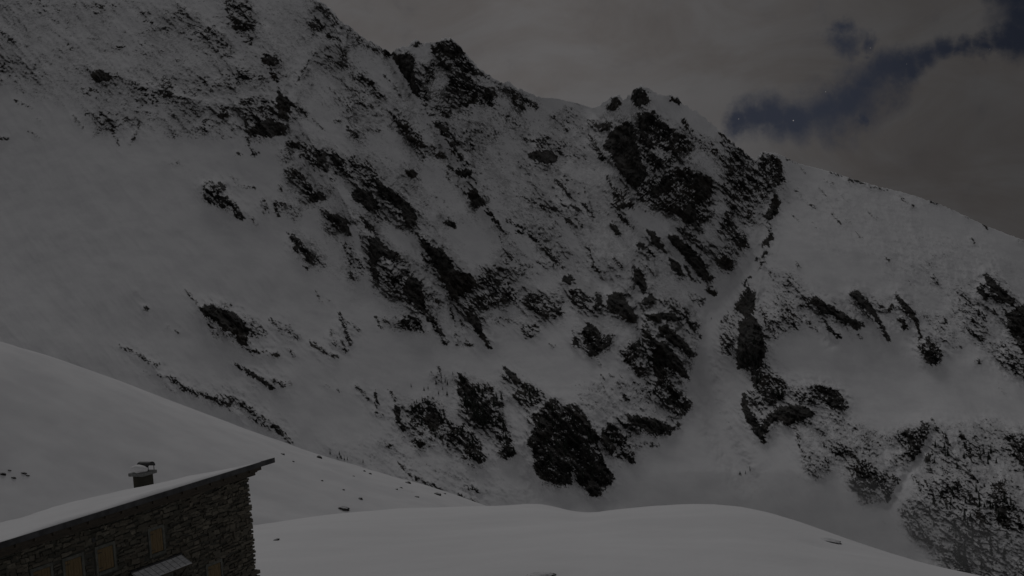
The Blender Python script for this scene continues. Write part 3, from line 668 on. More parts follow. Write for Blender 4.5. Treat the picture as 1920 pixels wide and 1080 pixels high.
M_SNOW = snow_material('fresh_snow', 1.0)
M_SNOWFINE = snow_material('roof_snow', 3.0)

me = grid_mesh('mountain', P, {'rock': R, 'dust': DUST}, flip=False)
mountain = mesh_obj('mountain', me, M_ROCK)
tag(mountain, kind='structure')


# ------------------------------------------------------------------ hillside and foreground snow (polar height fields around the viewpoint)
def az_profile(s):
    A = [azel(a, b) for a, b in pts(s)]
    A.sort()
    return np.array([a for a, _ in A]), np.array([-k for _, k in A])


FC_A, FC_K = az_profile("-900,1000 -330,1000 300,998 470,988 560,973 640,963 760,953 870,950 960,948 1000,943 1040,950 1095,964 1150,956 1220,949 1300,945 1370,947 1420,955 1480,972 1560,1000 1650,1032 1750,1062 1850,1082 1950,1105 2300,1230 2900,1500")
HC_A, HC_K = az_profile("-900,380 -330,548 0,640 100,668 200,705 300,745 400,782 550,838 700,885 800,910 900,943 960,962 1040,985 1200,1040 2300,1300")
FC_DS = pts("-330,190 500,180 760,195 1000,170 1095,185 1300,150 1500,150 1800,150 2300,150")


def smooth_interp(x, xs, ys, wdt):
    offs = np.linspace(-1, 1, 9) * wdt
    return sum(np.interp(x + o, xs, ys) for o in offs) / 9.0


def crest(azv):
    """foreground crest: steepness below the horizon and distance"""
    k = smooth_interp(azv, FC_A, FC_K, 0.010)
    return k, smooth_interp(azv, [-.4, -.2, -.05, 0.05, 0.12, 0.25, 0.6], [190, 182, 188, 176, 164, 152, 150], 0.05)


def hermite(t, z0, z1, m0, m1):
    return (2 * t**3 - 3 * t**2 + 1) * z0 + (t**3 - 2 * t**2 + t) * m0 + (-2 * t**3 + 3 * t**2) * z1 + (t**3 - t**2) * m1


def fore_z(azv, s):
    k, sc = crest(azv)
    ks = smooth_interp(azv, FC_A, FC_K, 0.16)
    z100 = -(ks + 0.066) * 80.0
    near = -2.0 + (z100 + 2.0) * s / 80.0
    m0 = (z100 + 2.0) / 80.0
    t = np.clip((s - 80) / (sc - 80), 0, 1)
    mid = hermite(t, z100, -ks * sc, m0 * (sc - 80), -ks * (sc - 80)) - (k - ks) * s * t ** 3
    past = -k * s - 0.0045 * np.clip(s - sc, 0, None) ** 2
    z = np.where(s < 80, near, np.where(s < sc, mid, past))
    X, Y = s * np.sin(azv), s * np.cos(azv)
    damp = np.clip(np.abs(s - sc) / 25.0, 0.12, 1)
    z = z + fbm(X / 26.0, Y / 20.0, 3, 111) * 0.55 * damp + fbm(X / 7.0, Y / 5.0, 3, 121) * 0.09
    # two shallow wind scoops
    for (u, v, r, dp) in ((1005, 1075, 3.0, 0.55), (875, 968, 4.0, 0.35), (1555, 1016, 2.0, .3)):
        a, kk = azel(u, v)
        kk = -kk
        ss = SCOOP.get((u, v))
        if ss is None:
            sv = np.linspace(60, 200, 600)
            kc, sc0 = crest(np.full_like(sv, a))
            zz = fore_base(a, sv)
            ok = np.where(-zz / sv <= kk)[0]
            ss = sv[ok[0]] if len(ok) else 150.0
            SCOOP[(u, v)] = ss
        x0, y0 = ss * math.sin(a), ss * math.cos(a)
        z = z - dp * np.exp(-(((X - x0) / (r * 1.6)) ** 2 + ((Y - y0) / r) ** 2))
    return z


SCOOP = {}


def fore_base(a, s):
    k, sc = crest(np.full_like(s, a))
    z100 = -(smooth_interp(np.full_like(s, a), FC_A, FC_K, 0.16) + 0.066) * 80.0
    t = np.clip((s - 80) / (sc - 80), 0, 1)
    return np.where(s < 80, -2.0 + (z100 + 2) * s / 80, hermite(t, z100, -k * sc, (z100 + 2) / 80 * (sc - 80), -k * (sc - 80)))


def hill_z(azv, s):
    k, sc = crest(azv)
    kh = smooth_interp(azv, HC_A, HC_K, 0.008)
    sh = np.interp(azv, [-.7, -.4, -.1, 0.05, .6], [285, 285, 300, 300, 300])
    z0 = -(k + 0.055) * 200.0
    t = np.clip((s - 200) / (sh - 200), 0, 1)
    z1 = -kh * sh
    z = hermite(t, z0, z1, (z1 - z0) * 1.1 - 1.0, -kh * (sh - 200))
    z = np.where(s < 200, z0 - (200 - s) * 0.05, z)
    z = np.where(s > sh, -kh * s - 0.0016 * (s - sh) ** 2, z)
    X, Y = s * np.sin(azv), s * np.cos(azv)
    damp = np.clip(np.abs(s - sh) / 60.0, 0.15, 1)
    return z + fbm(X / 70.0, Y / 60.0, 4, 131) * 3.0 * damp + fbm(X / 14.0, Y / 12.0, 3, 141) * 0.35


a_cols = np.linspace(-1.25, 1.25, 1500)
s_rows = np.concatenate([np.linspace(0.5, 80, 90)[:-1], np.linspace(80, 215, 260)[:-1], np.linspace(215, 420, 70)])
A, S = np.meshgrid(a_cols, s_rows)
Z = fore_z(A, S)
P = np.stack([S * np.sin(A), S * np.cos(A), Z], -1)
fore = mesh_obj('snow_ground', grid_mesh('snow_ground', P, flip=True), M_SNOW)
tag(fore, kind='structure')
# ground behind the viewpoint
b = bmesh.new()
for x, y, z in ((-500, -600, 90), (500, -600, 90), (500, 3, -2.4), (-500, 3, -2.4)):
    b.verts.new((x, y, z))
b.faces.new(b.verts)
tag(bm_obj('slope_behind', b, M_SNOW), kind='structure')

a_cols = np.linspace(-0.9, 0.28, 900)
s_rows = np.concatenate([np.linspace(150, 420, 420), np.linspace(428, 900, 50)])
A, S = np.meshgrid(a_cols, s_rows)
Z = hill_z(A, S)
Xh, Yh = S * np.sin(A), S * np.cos(A)
grit = np.clip(fbm(Xh / 16.0, Yh / 12.0, 4, 151, 0.6) - 0.27, 0, 1) * 2.0
u_like = A
grit = grit * np.clip((A + 0.2) / 0.1, 0.0, 1) * np.clip((0.12 - A) / 0.1, 0, 1)
P = np.stack([Xh, Yh, Z], -1)
hill = mesh_obj('snowy_hillside', grid_mesh('snowy_hillside', P, {'rock': grit}, flip=True), rock_snow_material('hillside_snow', 4.0))
tag(hill, kind='structure')

# valley floor sheet under everything
b = bmesh.new()
for x, y in ((-9000, -3000), (9000, -3000), (9000, 12000), (-9000, 12000)):
    b.verts.new((x, y, -900))
b.faces.new(b.verts)
tag(bm_obj('valley_floor', b, M_SNOW), kind='structure')


def hit(fn, u, v, s0, s1, n=1500):
    """where the bearing of a surveyed thing meets the hillside or the foreground"""
    a, k = azel(u, v)
    s = np.linspace(s0, s1, n)
    z = fn(np.full_like(s, a), s)
    ok = np.where(z / s >= k)[0]
    i = ok[0] if len(ok) else n - 1
    return Vector((s[i] * math.sin(a), s[i] * math.cos(a), float(z[i]))), float(s[i])

# ------------------------------------------------------------------ the stone hut
HX = Vector((math.sin(rad(26)), math.cos(rad(26)), 0))
HY = Vector((-HX.y, HX.x, 0))
HC = Vector([float(t) for t in ray(464, 890) * 62.0])
hut = bpy.data.objects.new('stone_hut', None)
C.objects.link(hut)
BASE = -7.2
hut.matrix_world = Matrix(((HX.x, HY.x, 0, HC.x), (HX.y, HY.y, 0, HC.y), (0, 0, 1, HC.z + BASE), (0, 0, 0, 1)))
tag(hut, 'stone mountain hut with a snow covered lean-to roof and ochre window shutters', 'hut')
Z0 = -BASE          # local z of the wall corner top


def box(bm, x0, x1, y0, y1, z0, z1, jit=0.0, rnd=None):
    vs = []
    for x, y, z in ((x0, y0, z0), (x1, y0, z0), (x1, y1, z0), (x0, y1, z0), (x0, y0, z1), (x1, y0, z1), (x1, y1, z1), (x0, y1, z1)):
        j = [(rnd.random() - 0.5) * jit for _ in range(3)] if jit else (0, 0, 0)
        vs.append(bm.verts.new((x + j[0], y + j[1], z + j[2])))
    fs = []
    for f in ((0, 3, 2, 1), (4, 5, 6, 7), (0, 1, 5, 4), (1, 2, 6, 5), (2, 3, 7, 6), (3, 0, 4, 7)):
        fs.append(bm.faces.new([vs[i] for i in f]))
    return fs


t = new_mat('rubble_stone')
at = t.n('ShaderNodeAttribute', attribute_name='tone').outputs['Fac']
pos = t.n('ShaderNodeTexCoord').outputs['Object']
n1 = t.noise(9.0, 5.0, 0.7, pos)
c1 = t.mix(at, (0.050, 0.046, 0.034), (0.20, 0.18, 0.14))
c1 = t.mix(t.ramp(t.noise(0.9, 3.0, 0.6, pos), 0.42, 0.62, 0.0, 0.5), c1, (0.10, 0.082, 0.060))
c1 = t.mix(t.ramp(n1, 0.4, 0.75, 0.0, 0.65), c1, (0.035, 0.036, 0.030))
link(t, c1, t.bs.inputs['Base Color'])
t.bs.inputs['Roughness'].default_value = 0.95
link(t, t.n('ShaderNodeBump', inp={'Strength': 0.7, 'Distance': 0.02, 'Height': n1}).outputs[0], t.bs.inputs['Normal'])
M_STONE = t.mat


def plain(name, a, b, scale, rough=0.85, metallic=0.0, stretch=None):
    t = new_mat(name)
    pos = t.n('ShaderNodeTexCoord').outputs['Object']
    if stretch:
        pos = t.n('ShaderNodeMapping', inp={'Vector': pos, 'Scale': stretch}).outputs[0]
    nn = t.noise(scale, 5.0, 0.65, pos)
    link(t, t.mix(t.ramp(nn, 0.32, 0.7), a, b), t.bs.inputs['Base Color'])
    t.bs.inputs['Roughness'].default_value = rough
    t.bs.inputs['Metallic'].default_value = metallic
    link(t, t.n('ShaderNodeBump', inp={'Strength': 0.4, 'Distance': 0.01, 'Height': nn}).outputs[0], t.bs.inputs['Normal'])
    return t.mat


M_MORTAR = plain('mortar', (0.035, 0.035, 0.028), (0.075, 0.072, 0.058), 6.0)
M_PLASTER = plain('plaster_surround', (0.075, 0.078, 0.066), (0.14, 0.14, 0.12), 5.0)
M_SHUTTER = plain('ochre_wood', (0.105, 0.068, 0.026), (0.185, 0.125, 0.050), 3.0, 0.7, 0.0, (14.0, 14.0, 1.2))
M_TIMBER = plain('old_timber', (0.030, 0.024, 0.017), (0.075, 0.058, 0.040), 4.0, 0.8, 0.0, (1.0, 12.0, 12.0))
M_METAL = plain('dark_sheet_metal', (0.018, 0.018, 0.020), (0.060, 0.060, 0.063), 2.5, 0.45, 0.4)
M_GREY = plain('concrete_cap', (0.15, 0.155, 0.15), (0.26, 0.26, 0.25), 7.0)
M_SHEET = plain('snow_dusted_sheet', (0.42, 0.42, 0.43), (0.72, 0.72, 0.73), 3.0, 0.6, 0.0, (1.0, 5.0, 5.0))
M_BLACK = plain('soot_black', (0.012, 0.012, 0.014), (0.03, 0.03, 0.03), 5.0, 0.6)

XL = -24.0
WINS = [(-9.17, -1.43, 0.86, 0.86), (-10.87, -1.47, 0.86, 0.90), (-6.24, -1.45, 0.74, 0.92), (-12.45, -1.45, 0.86, 0.88),
        (-2.85, -3.72, 0.86, 0.95), (-6.1, -4.0, 1.0, 2.0), (-17.0, -1.45, 0.86, 0.86)]


def blocked(x0, x1, z0, z1, m=0.02):
    for (cx, cz, ww, hh) in WINS:
        if x1 > cx - ww / 2 - 0.13 + m and x0 < cx + ww / 2 + 0.13 - m and z1 > cz + Z0 - hh / 2 - 0.13 + m and z0 < cz + Z0 + hh / 2 + 0.13 - m:
            return True
    return False


rnd = random.Random(3)
bm = bmesh.new()
tl = bm.faces.layers.float.new('tone')
z = 0.0
while z < Z0 + 0.05:
    h = rnd.uniform(0.08, 0.19)
    if z + h > Z0 + 0.05:
        h = Z0 + 0.08 - z
    if h < 0.05:
        break
    x = XL
    while x < 0.0:
        ww = rnd.uniform(0.14, 0.46) * (1.0 if rnd.random() > 0.15 else 1.4)
        x1 = x + ww
        end = x1 > -0.25
        if end:
            x1 = rnd.uniform(-0.02, 0.045)
        if not blocked(x, x1, z, z + h):
            g = 0.010
            dz = rnd.uniform(-0.035, 0.035) + 0.06 * math.sin(x * 1.1 + z * 2.0) * min(1.0, -x / 2.0)
            fs = box(bm, x + g, x1 - (0 if end else g), -rnd.uniform(0.015, 0.075), 0.22, z + g + dz, z + h - g + dz + rnd.uniform(-0.05, 0.03), 0.03 if end else 0.07, rnd)
            tone = min(1.0, max(0.0, rnd.gauss(0.33, 0.24)))
            if rnd.random() < 0.08: tone = rnd.uniform(0.7, 1.0)
            for f in fs: f[tl] = tone
        x = x1
        if end: break
    # the gable end stones
    y = 0.24
    while y < 8.6:
        ww = rnd.uniform(0.25, 0.6)
        top_z = z + h - g
        if top_z < Z0 - math.tan(rad(11.2)) * y + 0.05:
            fs = box(bm, -0.25, rnd.uniform(-0.02, 0.07), y + 0.012, y + ww - 0.012, z + 0.012, z + h - 0.012, 0.04, rnd)
            tone = min(1.0, max(0.0, rnd.gauss(0.33, 0.24)))
            for f in fs: f[tl] = tone
        y += ww
    z += h
# plinth stones at the corner
for zz, xo in ((Z0 - 4.38, 0.17), (Z0 - 4.62, 0.12)):
    for f in box(bm, -0.5, xo, -0.12, 0.5, zz, zz + 0.16, 0.03, rnd): f[tl] = 0.3
wall = bm_obj('wall', bm, M_STONE, hut)
bm = bmesh.new()
box(bm, XL, -0.06, 0.012, 0.20, -0.5, Z0 + 0.02)
box(bm, XL, -0.02, 0.19, 8.7, -0.5, Z0 - 2.2)
vs = [bm.verts.new(p) for p in ((-0.03, 0.19, -0.5), (-0.03, 8.7, -0.5), (-0.03, 8.7, Z0 - 1.95), (-0.03, 0.19, Z0 - 0.02))]
bm.faces.new(vs)
bm_obj('mortar_bed', bm, M_MORTAR, hut)

# windows: plaster surround > boarded shutter
for k, (cx, cz, ww, hh) in enumerate(WINS):
    bm = bmesh.new()
    zc = cz + Z0
    x0, x1, z0, z1 = cx - ww / 2, cx + ww / 2, zc - hh / 2, zc + hh / 2
    m_ = 0.12
    box(bm, x0 - m_, x0, -0.055, 0.1, z0 - m_, z1 + m_)
    box(bm, x1, x1 + m_, -0.055, 0.1, z0 - m_, z1 + m_)
    box(bm, x0, x1, -0.053, 0.1, z1, z1 + m_)
    box(bm, x0, x1, -0.075, 0.1, z0 - m_, z0)
    win = bm_obj('window', bm, M_PLASTER, hut)
    bm = bmesh.new()
    nb = 6
    for i in range(nb):
        bw = (ww - 0.03) / nb
        box(bm, x0 + 0.015 + i * bw + 0.004, x0 + 0.015 + (i + 1) * bw - 0.004, -0.03 - 0.004 * (i % 2), 0.02, z0 + 0.015, z1 - 0.015)
    bm_obj('shutter', bm, M_SHUTTER, win)
    for zz in (z0 + 0.12, z1 - 0.16):
        bm = bmesh.new()
        box(bm, x0 + 0.02, x0 + ww * 0.28, -0.046, -0.0355, zz, zz + 0.028)
        bm_obj('hinge', bm, M_TIMBER, win)
# small square vent
bm = bmesh.new()
box(bm, -9.84, -9.66, -0.085, -0.05, Z0 - 0.66, Z0 - 0.5)
bm_obj('vent', bm, M_BLACK, hut)

# roof: boarding, rafters, metal verge, snow
SL = math.tan(rad(11.2))


def rz(y):          # underside of the roof boards
    return Z0 + 0.34 - SL * (y + 0.6)


def slab(bm, x0, x1, y0, y1, b0, b1, nx=1, ny=1, top=None):
    """sloping slab whose top may undulate"""
    g = []
    for i in range(nx + 1):
        for j in range(ny + 1):
            x, y = x0 + (x1 - x0) * i / nx, y0 + (y1 - y0) * j / ny
            a = bm.verts.new((x, y, rz(y) + b0))
            c = bm.verts.new((x, y, rz(y) + (top(x, y) if top else b1)))
            g.append((a, c))
    def q(i, j): return g[i * (ny + 1) + j]
    for i in range(nx):
        for j in range(ny):
            bm.faces.new([q(i, j)[0], q(i, j + 1)[0], q(i + 1, j + 1)[0], q(i + 1, j)[0]])
            bm.faces.new([q(i, j)[1], q(i + 1, j)[1], q(i + 1, j + 1)[1], q(i, j + 1)[1]])
    for i in range(nx):
        for j, s_ in ((0, 1), (ny, -1)):
            bm.faces.new([q(i, j)[0], q(i + 1, j)[0], q(i + 1, j)[1], q(i, j)[1]])
    for j in range(ny):
        for i in (0, nx):
            bm.faces.new([q(i, j)[0], q(i, j + 1)[0], q(i, j + 1)[1], q(i, j)[1]])


bm = bmesh.new()
slab(bm, XL - 0.5, 0.62, -0.6, 9.2, 0.0, 0.11)
roof = bm_obj('roof', bm, M_TIMBER, hut)
bm = bmesh.new()
slab(bm, XL - 0.52, 1.18, -0.66, -0.603, -0.03, 0.19)
slab(bm, 0.62, 1.18, -0.603, -0.30, 0.03, 0.19)
bm_obj('fascia', bm, M_METAL, roof)
bm = bmesh.new()
slab(bm, XL - 0.4, 0.36, -0.50, -0.34, -0.17, -0.003)
slab(bm, XL - 0.4, 0.30, -0.20, -0.02, -0.34, -0.16)
slab(bm, XL - 0.4, 0.27, -0.34, -0.20, -0.22, -0.02)
for i in range(27):
    x = -0.5 - i * 0.9
    slab(bm, x - 0.06, x + 0.06, -0.57, -0.02, -0.15, -0.004)
bm_obj('rafters', bm, M_TIMBER, roof)


def snow_top(x, y):
    edge = min(1.0, (y + 0.585) / 0.22) * min(1.0, (0.40 - x) / 1.6 + 0.12)
    n = float(fbm(np.array([x / 2.6]), np.array([y / 2.0]), 3, 171)[0])
    return 0.125 + max(0.0, edge) * (0.17 + 0.10 * n + 0.022 * max(0, y))


bm = bmesh.new()
slab(bm, XL - 0.45, 0.40, -0.585, 9.15, 0.115, 0, 110, 34, snow_top)
bm_obj('snow_cover', bm, M_SNOWFINE, roof, True)

# chimney
P_ch = None
yc = 6.5
d = ray(269.5, 909.0)
n_ = np.array(HY)
tpar = (float(n_ @ np.array(HC)) + yc) / float(n_ @ d)
Pc = d * tpar - np.array(HC)
xc, zc = float(Pc @ np.array(HX)), float(Pc[2]) + Z0
zr = rz(yc) + 0.2
kx = xc
bm = bmesh.new()
zt = zc + 0.47
box(bm, kx - 0.34, kx + 0.34, yc - 0.30, yc + 0.30, zr - 0.7, zt)
chim = bm_obj('chimney', bm, M_STONE, hut)
bm = bmesh.new()
box(bm, kx - 0.50, kx + 0.50, yc - 0.42, yc + 0.42, zt + 0.002, zt + 0.15)
bmesh.ops.bevel(bm, geom=bm.edges[:], offset=0.02, segments=1)
bm_obj('cap_slab', bm, M_GREY, chim)
bm = bmesh.new()
NA = 12
arc = []
for i in range(NA + 1):
    a = math.pi * (0.12 + 0.76 * i / NA)
    arc.append((math.cos(a) * 0.27, math.sin(a) * 0.20))
for rr in (0.0, 0.03):
    pass
vs = []
for (ax, azz) in arc:
    row = []
    for yy in (-0.34, 0.34):
        for th in (0.0, 0.035):
            row.append(bm.verts.new((kx + 0.26 + ax, yc + yy, zt + 0.26 + azz * (1 + th * 5) + th * 2)))
    vs.append(row)
for a, b_ in zip(vs[:-1], vs[1:]):
    bm.faces.new([a[0], b_[0], b_[2], a[2]]); bm.faces.new([a[1], a[3], b_[3], b_[1]])
    bm.faces.new([a[0], a[1], b_[1], b_[0]]); bm.faces.new([a[2], b_[2], b_[3], a[3]])
bm.faces.new([vs[0][0], vs[0][2], vs[0][3], vs[0][1]]); bm.faces.new([vs[-1][0], vs[-1][1], vs[-1][3], vs[-1][2]])
for sx in (0.06, 0.45):
    for sy in (-0.3, 0.28):
        box(bm, kx + sx - 0.012, kx + sx + 0.012, yc + sy - 0.012, yc + sy + 0.012, zt + 0.145, zt + 0.36)
bm_obj('cowl', bm, M_BLACK, chim)
bm = bmesh.new()
bmesh.ops.create_icosphere(bm, subdivisions=3, radius=1.0)
for v in bm.verts:
    n = float(fbm(np.array([v.co.x * 1.6 + 4]), np.array([v.co.y * 1.6 + v.co.z]), 3, 181)[0])
    v.co = Vector((kx - 0.27 + v.co.x * 0.40 * (1 + 0.2 * n), yc - 0.05 + v.co.y * 0.38, zt + 0.30 + v.co.z * 0.20 * (1 + .3 * n) - 0.09 * v.co.x))
bm_obj('snow_cushion', bm, M_SNOWFINE, chim, True)

# porch canopy over the door
bm = bmesh.new()
cx0, cx1, zb = -7.95, -4.88, Z0 - 2.38
def cquad(bm, y0, z0, y1, z1, th, x0=cx0, x1=cx1):
    v = [bm.verts.new(p) for p in ((x0, y0, z0), (x1, y0, z0), (x1, y1, z1), (x0, y1, z1), (x0, y0, z0 + th), (x1, y0, z0 + th), (x1, y1, z1 + th), (x0, y1, z1 + th))]
    for f in ((0, 3, 2, 1), (4, 5, 6, 7), (0, 1, 5, 4), (1, 2, 6, 5), (2, 3, 7, 6), (3, 0, 4, 7)):
        bm.faces.new([v[i] for i in f])
cquad(bm, -0.62, zb - 0.34, -0.06, zb - 0.02, 0.05)
canopy = bm_obj('canopy', bm, M_TIMBER, hut)
bm = bmesh.new()
cquad(bm, -0.60, zb - 0.285, -0.10, zb + 0.03, 0.03, cx0 + 0.03, cx1 - 0.03)
bm_obj('sheet_roof', bm, M_SHEET, canopy)
nr = 9
for i in range(nr + 1):
    bm = bmesh.new()
    x = cx0 + 0.06 + i * (cx1 - cx0 - 0.12) / nr
    cquad(bm, -0.60, zb - 0.253, -0.10, zb + 0.062, 0.008, x - 0.011, x + 0.011)
    bm_obj('seam', bm, M_GREY, canopy)
bm = bmesh.new()
cquad(bm, -0.11, zb + 0.05, -0.055, zb + 0.08, 0.06, cx0, cx1)
bm_obj('flashing', bm, M_METAL, canopy)
for x in (cx0 + 0.3, cx1 - 0.3):
    bm = bmesh.new()
    cquad(bm, -0.55, zb - 0.36, -0.055, zb - 0.95, 0.06, x - 0.03, x + 0.03)
    bm_obj('bracket', bm, M_TIMBER, canopy)


# ------------------------------------------------------------------ boulders and rocks lying on the snow
M_BOULDER = rock_snow_material('boulder_rock', 9.0)


def boulder(label, fn, u, v, wpx, hpx, s0, s1, tilt=0.0, seed=1, group=None, cat='boulder', name='boulder', rough=0.28):
    p, s = hit(fn, u, v, s0, s1)
    W = wpx * p.length / F_PX / 2 * 1.08
    H = hpx * p.length / F_PX / 2 * 1.0
    bm = bmesh.new()
    bmesh.ops.create_icosphere(bm, subdivisions=4, radius=1.0)
    co = np.array([vv.co[:] for vv in bm.verts])
    n = fbm(co[:, 0] * 1.3 + seed * 3.1 + co[:, 2], co[:, 1] * 1.3 - seed + co[:, 2] * 0.7, 4, seed) * rough * 1.6
    n2 = ridged(co[:, 0] * 2.2 + seed, co[:, 2] * 2.2 + co[:, 1], 3, seed + 5) * rough * 0.45
    co = co * (1 + n + n2)[:, None]
    co[:, 0] *= W
    co[:, 1] *= W * 0.8
    co[:, 2] *= H
    c_, s_ = math.cos(tilt), math.sin(tilt)
    x, z = co[:, 0] * c_ - co[:, 2] * s_, co[:, 0] * s_ + co[:, 2] * c_
    for vv, a, b_, c2 in zip(bm.verts, x, co[:, 1], z):
        vv.co = (a, b_, c2)
    bm.normal_update()
    me = bpy.data.meshes.new(name)
    bm.to_mesh(me)
    at = me.attributes.new('rock', 'FLOAT', 'POINT')
    at.data.foreach_set('value', np.array([0.62 + 0.35 * (0.45 - vv.normal.z) + 0.5 * k for vv, k in zip(bm.verts, n)], np.float32))
    bm.free()
    me.polygons.foreach_set('use_smooth', [True] * len(me.polygons))
    az_ = math.atan2(p.x, p.y)
    o = mesh_obj(name, me, M_BOULDER, None, p + Vector((0, 0, H * 0.1)))
    o.rotation_euler = (0, 0, -az_)
    tag(o, label, cat, group)
    return o


HZ = (hill_z, 203, 400)
FZ = (fore_z, 60, 185)
G1 = 'boulders scattered on the snowy hillside'
boulder('snow capped boulder on the low snow crest, largest and nearest of the hillside rocks', *HZ[:1], 645, 955, 17, 9, 203, 400, -0.35, 2, G1)
boulder('small round dark boulder just above the snow capped one on the hillside', hill_z, 676, 936, 7, 6, 203, 400, 0, 3, G1)
boulder('dark boulder high on the hillside right of centre, just below the ridge line', hill_z, 821, 928, 11, 8, 203, 400, -0.3, 4, G1)
boulder('dark rock on the snow slope to the right of the hut roof tip', hill_z, 599, 859, 9, 8, 203, 400, -0.5, 5, G1)
boulder('tiny rock nearest the pointed tip of the hut roof', hill_z, 530, 852, 7, 4, 203, 400, -0.2, 6, G1)
boulder('lone grey rock in the bare snow beside the corner of the hut wall', fore_z, 518, 1013, 10, 5, 60, 185, 0.2, 7, G1)
for i, (u, v, ww, hh, lb) in enumerate([
    (6, 890, 9, 6, 'dark rock at the left picture edge in the cluster above the hut roof'),
    (26, 897, 7, 4, 'low flat rock in the middle of the cluster above the hut roof'),
    (45, 888, 9, 4, 'thin streaky rock at the right end of the cluster above the hut roof'),
    (52, 892, 6, 3, 'last small rock at the right end of the cluster above the hut roof'),
    (18, 883, 5, 3, 'topmost small rock of the cluster above the hut roof')]):
    boulder(lb, hill_z, u, v, ww, hh, 203, 400, -0.3, 20 + i, 'rocks in the cluster above the hut roof', 'rock', 'rock')
for i, (u, v, ww, hh, lb) in enumerate([
    (683, 884, 4, 4, 'left one of a close pair of tiny rocks under the hillside ridge line'),
    (694, 889, 5, 4, 'right one of a close pair of tiny rocks under the hillside ridge line'),
    (765, 906, 9, 6, 'brownish flat rock halfway between the rock pair and the dark boulder'),
    (752, 915, 5, 3, 'faint pebble sized rock just left of the brownish flat rock'),
    (744, 918, 4, 3, 'smallest faint rock furthest left beside the brownish flat rock'),
    (782, 932, 7, 4, 'pale half buried rock below the brownish flat rock'),
    (834, 926, 4, 3, 'tiny rock touching the right side of the dark boulder'),
    (550, 866, 4, 3, 'tiny rock just right below the rock nearest the roof tip'),
    (604, 902, 4, 3, 'tiny faint rock alone on the snow between hut and snow capped boulder'),
    (374, 766, 6, 5, 'small dark rock on the hillside ridge above the chimney'),
    (663, 893, 4, 2, 'faint speck of rock left of the close pair of tiny rocks'),
    (644, 919, 4, 3, 'faint speck of rock above the snow capped boulder')]):
    boulder(lb, hill_z, u, v, ww, hh, 203, 400, -0.2, 40 + i, 'small rocks poking from the hillside snow', 'rock', 'rock')
boulder('thin arched rock edge poking from the smooth snow at the lower right', fore_z, 1555, 1014, 34, 5, 60, 160, -0.18, 60, None, 'rock', 'rock')
boulder('dark rock half sunk in a hollow at the bottom edge of the picture', fore_z, 1012, 1080, 46, 7, 40, 160, 0.02, 61, None, 'rock', 'rock')
boulder('dark shrubby rock where the two snow crests meet in the middle', hill_z, 1040, 943, 12, 10, 205, 420, -0.5, 62, None, 'rock', 'rock', 0.4)


# ------------------------------------------------------------------ conifers on the cliffs
t = new_mat('dark_needles')
pos = t.n('ShaderNodeTexCoord').outputs['Object']
nz = t.n('ShaderNodeSeparateXYZ', inp={0: t.n('ShaderNodeNewGeometry').outputs['Normal']}).outputs[2]
nn = t.noise(0.9, 4.0, 0.6, pos)
cc = t.mix(nn, (0.010, 0.014, 0.010), (0.035, 0.045, 0.030))
cc = t.mix(t.ramp(t.noise(1.3, 3.0, 0.6, pos), 0.60, 0.72, 0.0, 0.5), cc, (0.6, 0.6, 0.6))
link(t, cc, t.bs.inputs['Base Color'])
t.bs.inputs['Roughness'].default_value = 0.9
M_NEEDLE = t.mat
M_BARK = plain('conifer_bark', (0.03, 0.024, 0.018), (0.07, 0.055, 0.04), 6.0)


def conifer_meshes(seed, slim):
    rn = random.Random(seed)
    H = 10.0
    bm = bmesh.new()
    layers = 13
    for i in range(layers):
        f = i / (layers - 1)
        z = 0.9 + f * (H - 1.5)
        rad_ = (1 - f) ** 0.85 * slim + 0.12
        nb = int(9 - 4 * f)
        ph = rn.random() * 6.28
        for k in range(nb):
            if rn.random() < 0.12: continue
            a = ph + 6.283 * k / nb + rn.uniform(-0.25, 0.25)
            r = rad_ * rn.uniform(0.65, 1.2)
            dx, dy = math.cos(a), math.sin(a)
            wd = 0.34 * r + 0.10
            up = rn.uniform(0.28, 0.5)
            p0 = Vector((0, 0, z + up * 1.2))
            p1 = Vector((dx * r * 0.55 - dy * wd, dy * r * 0.55 + dx * wd, z + 0.05))
            p2 = Vector((dx * r, dy * r, z - 0.30 * r - 0.1))
            p3 = Vector((dx * r * 0.55 + dy * wd, dy * r * 0.55 - dx * wd, z + 0.05))
            p4 = Vector((dx * r * 0.5, dy * r * 0.5, z - 0.38))
            v = [bm.verts.new(p) for p in (p0, p1, p2, p3, p4)]
            bm.faces.new((v[0], v[1], v[2])); bm.faces.new((v[0], v[2], v[3]))
            bm.faces.new((v[0], v[4], v[1])); bm.faces.new((v[0], v[3], v[4]))
            bm.faces.new((v[1], v[4], v[2])); bm.faces.new((v[4], v[3], v[2]))
    tip = [bm.verts.new((0.10 * math.cos(a), 0.10 * math.sin(a), H - 0.8)) for a in (0, 2.1, 4.2)]
    apex = bm.verts.new((0, 0, H + 0.3))
    for a, b_ in ((0, 1), (1, 2), (2, 0)): bm.faces.new((tip[a], tip[b_], apex))
    cm = bpy.data.meshes.new('crown')
    bm.to_mesh(cm); bm.free(); cm.materials.append(M_NEEDLE)
    bm = bmesh.new()
    bmesh.ops.create_cone(bm, cap_ends=True, segments=7, radius1=0.22, radius2=0.05, depth=H * 0.95, matrix=Matrix.Translation((0, 0, H * 0.475 - 0.8)))
    tm = bpy.data.meshes.new('trunk')
    bm.to_mesh(tm); bm.free(); tm.materials.append(M_BARK)
    return cm, tm


PROTO = [conifer_meshes(s_, sl) for s_, sl in ((1, 1.9), (2, 2.3), (3, 1.6), (4, 2.1))]


def on_massif(u, v):
    X, Y = np.array([[float(u)]]), np.array([[float(v)]])
    D, _ = depth_at(X, Y)
    return Vector([float(q) for q in (ray(X, Y) * D[..., None])[0, 0]])


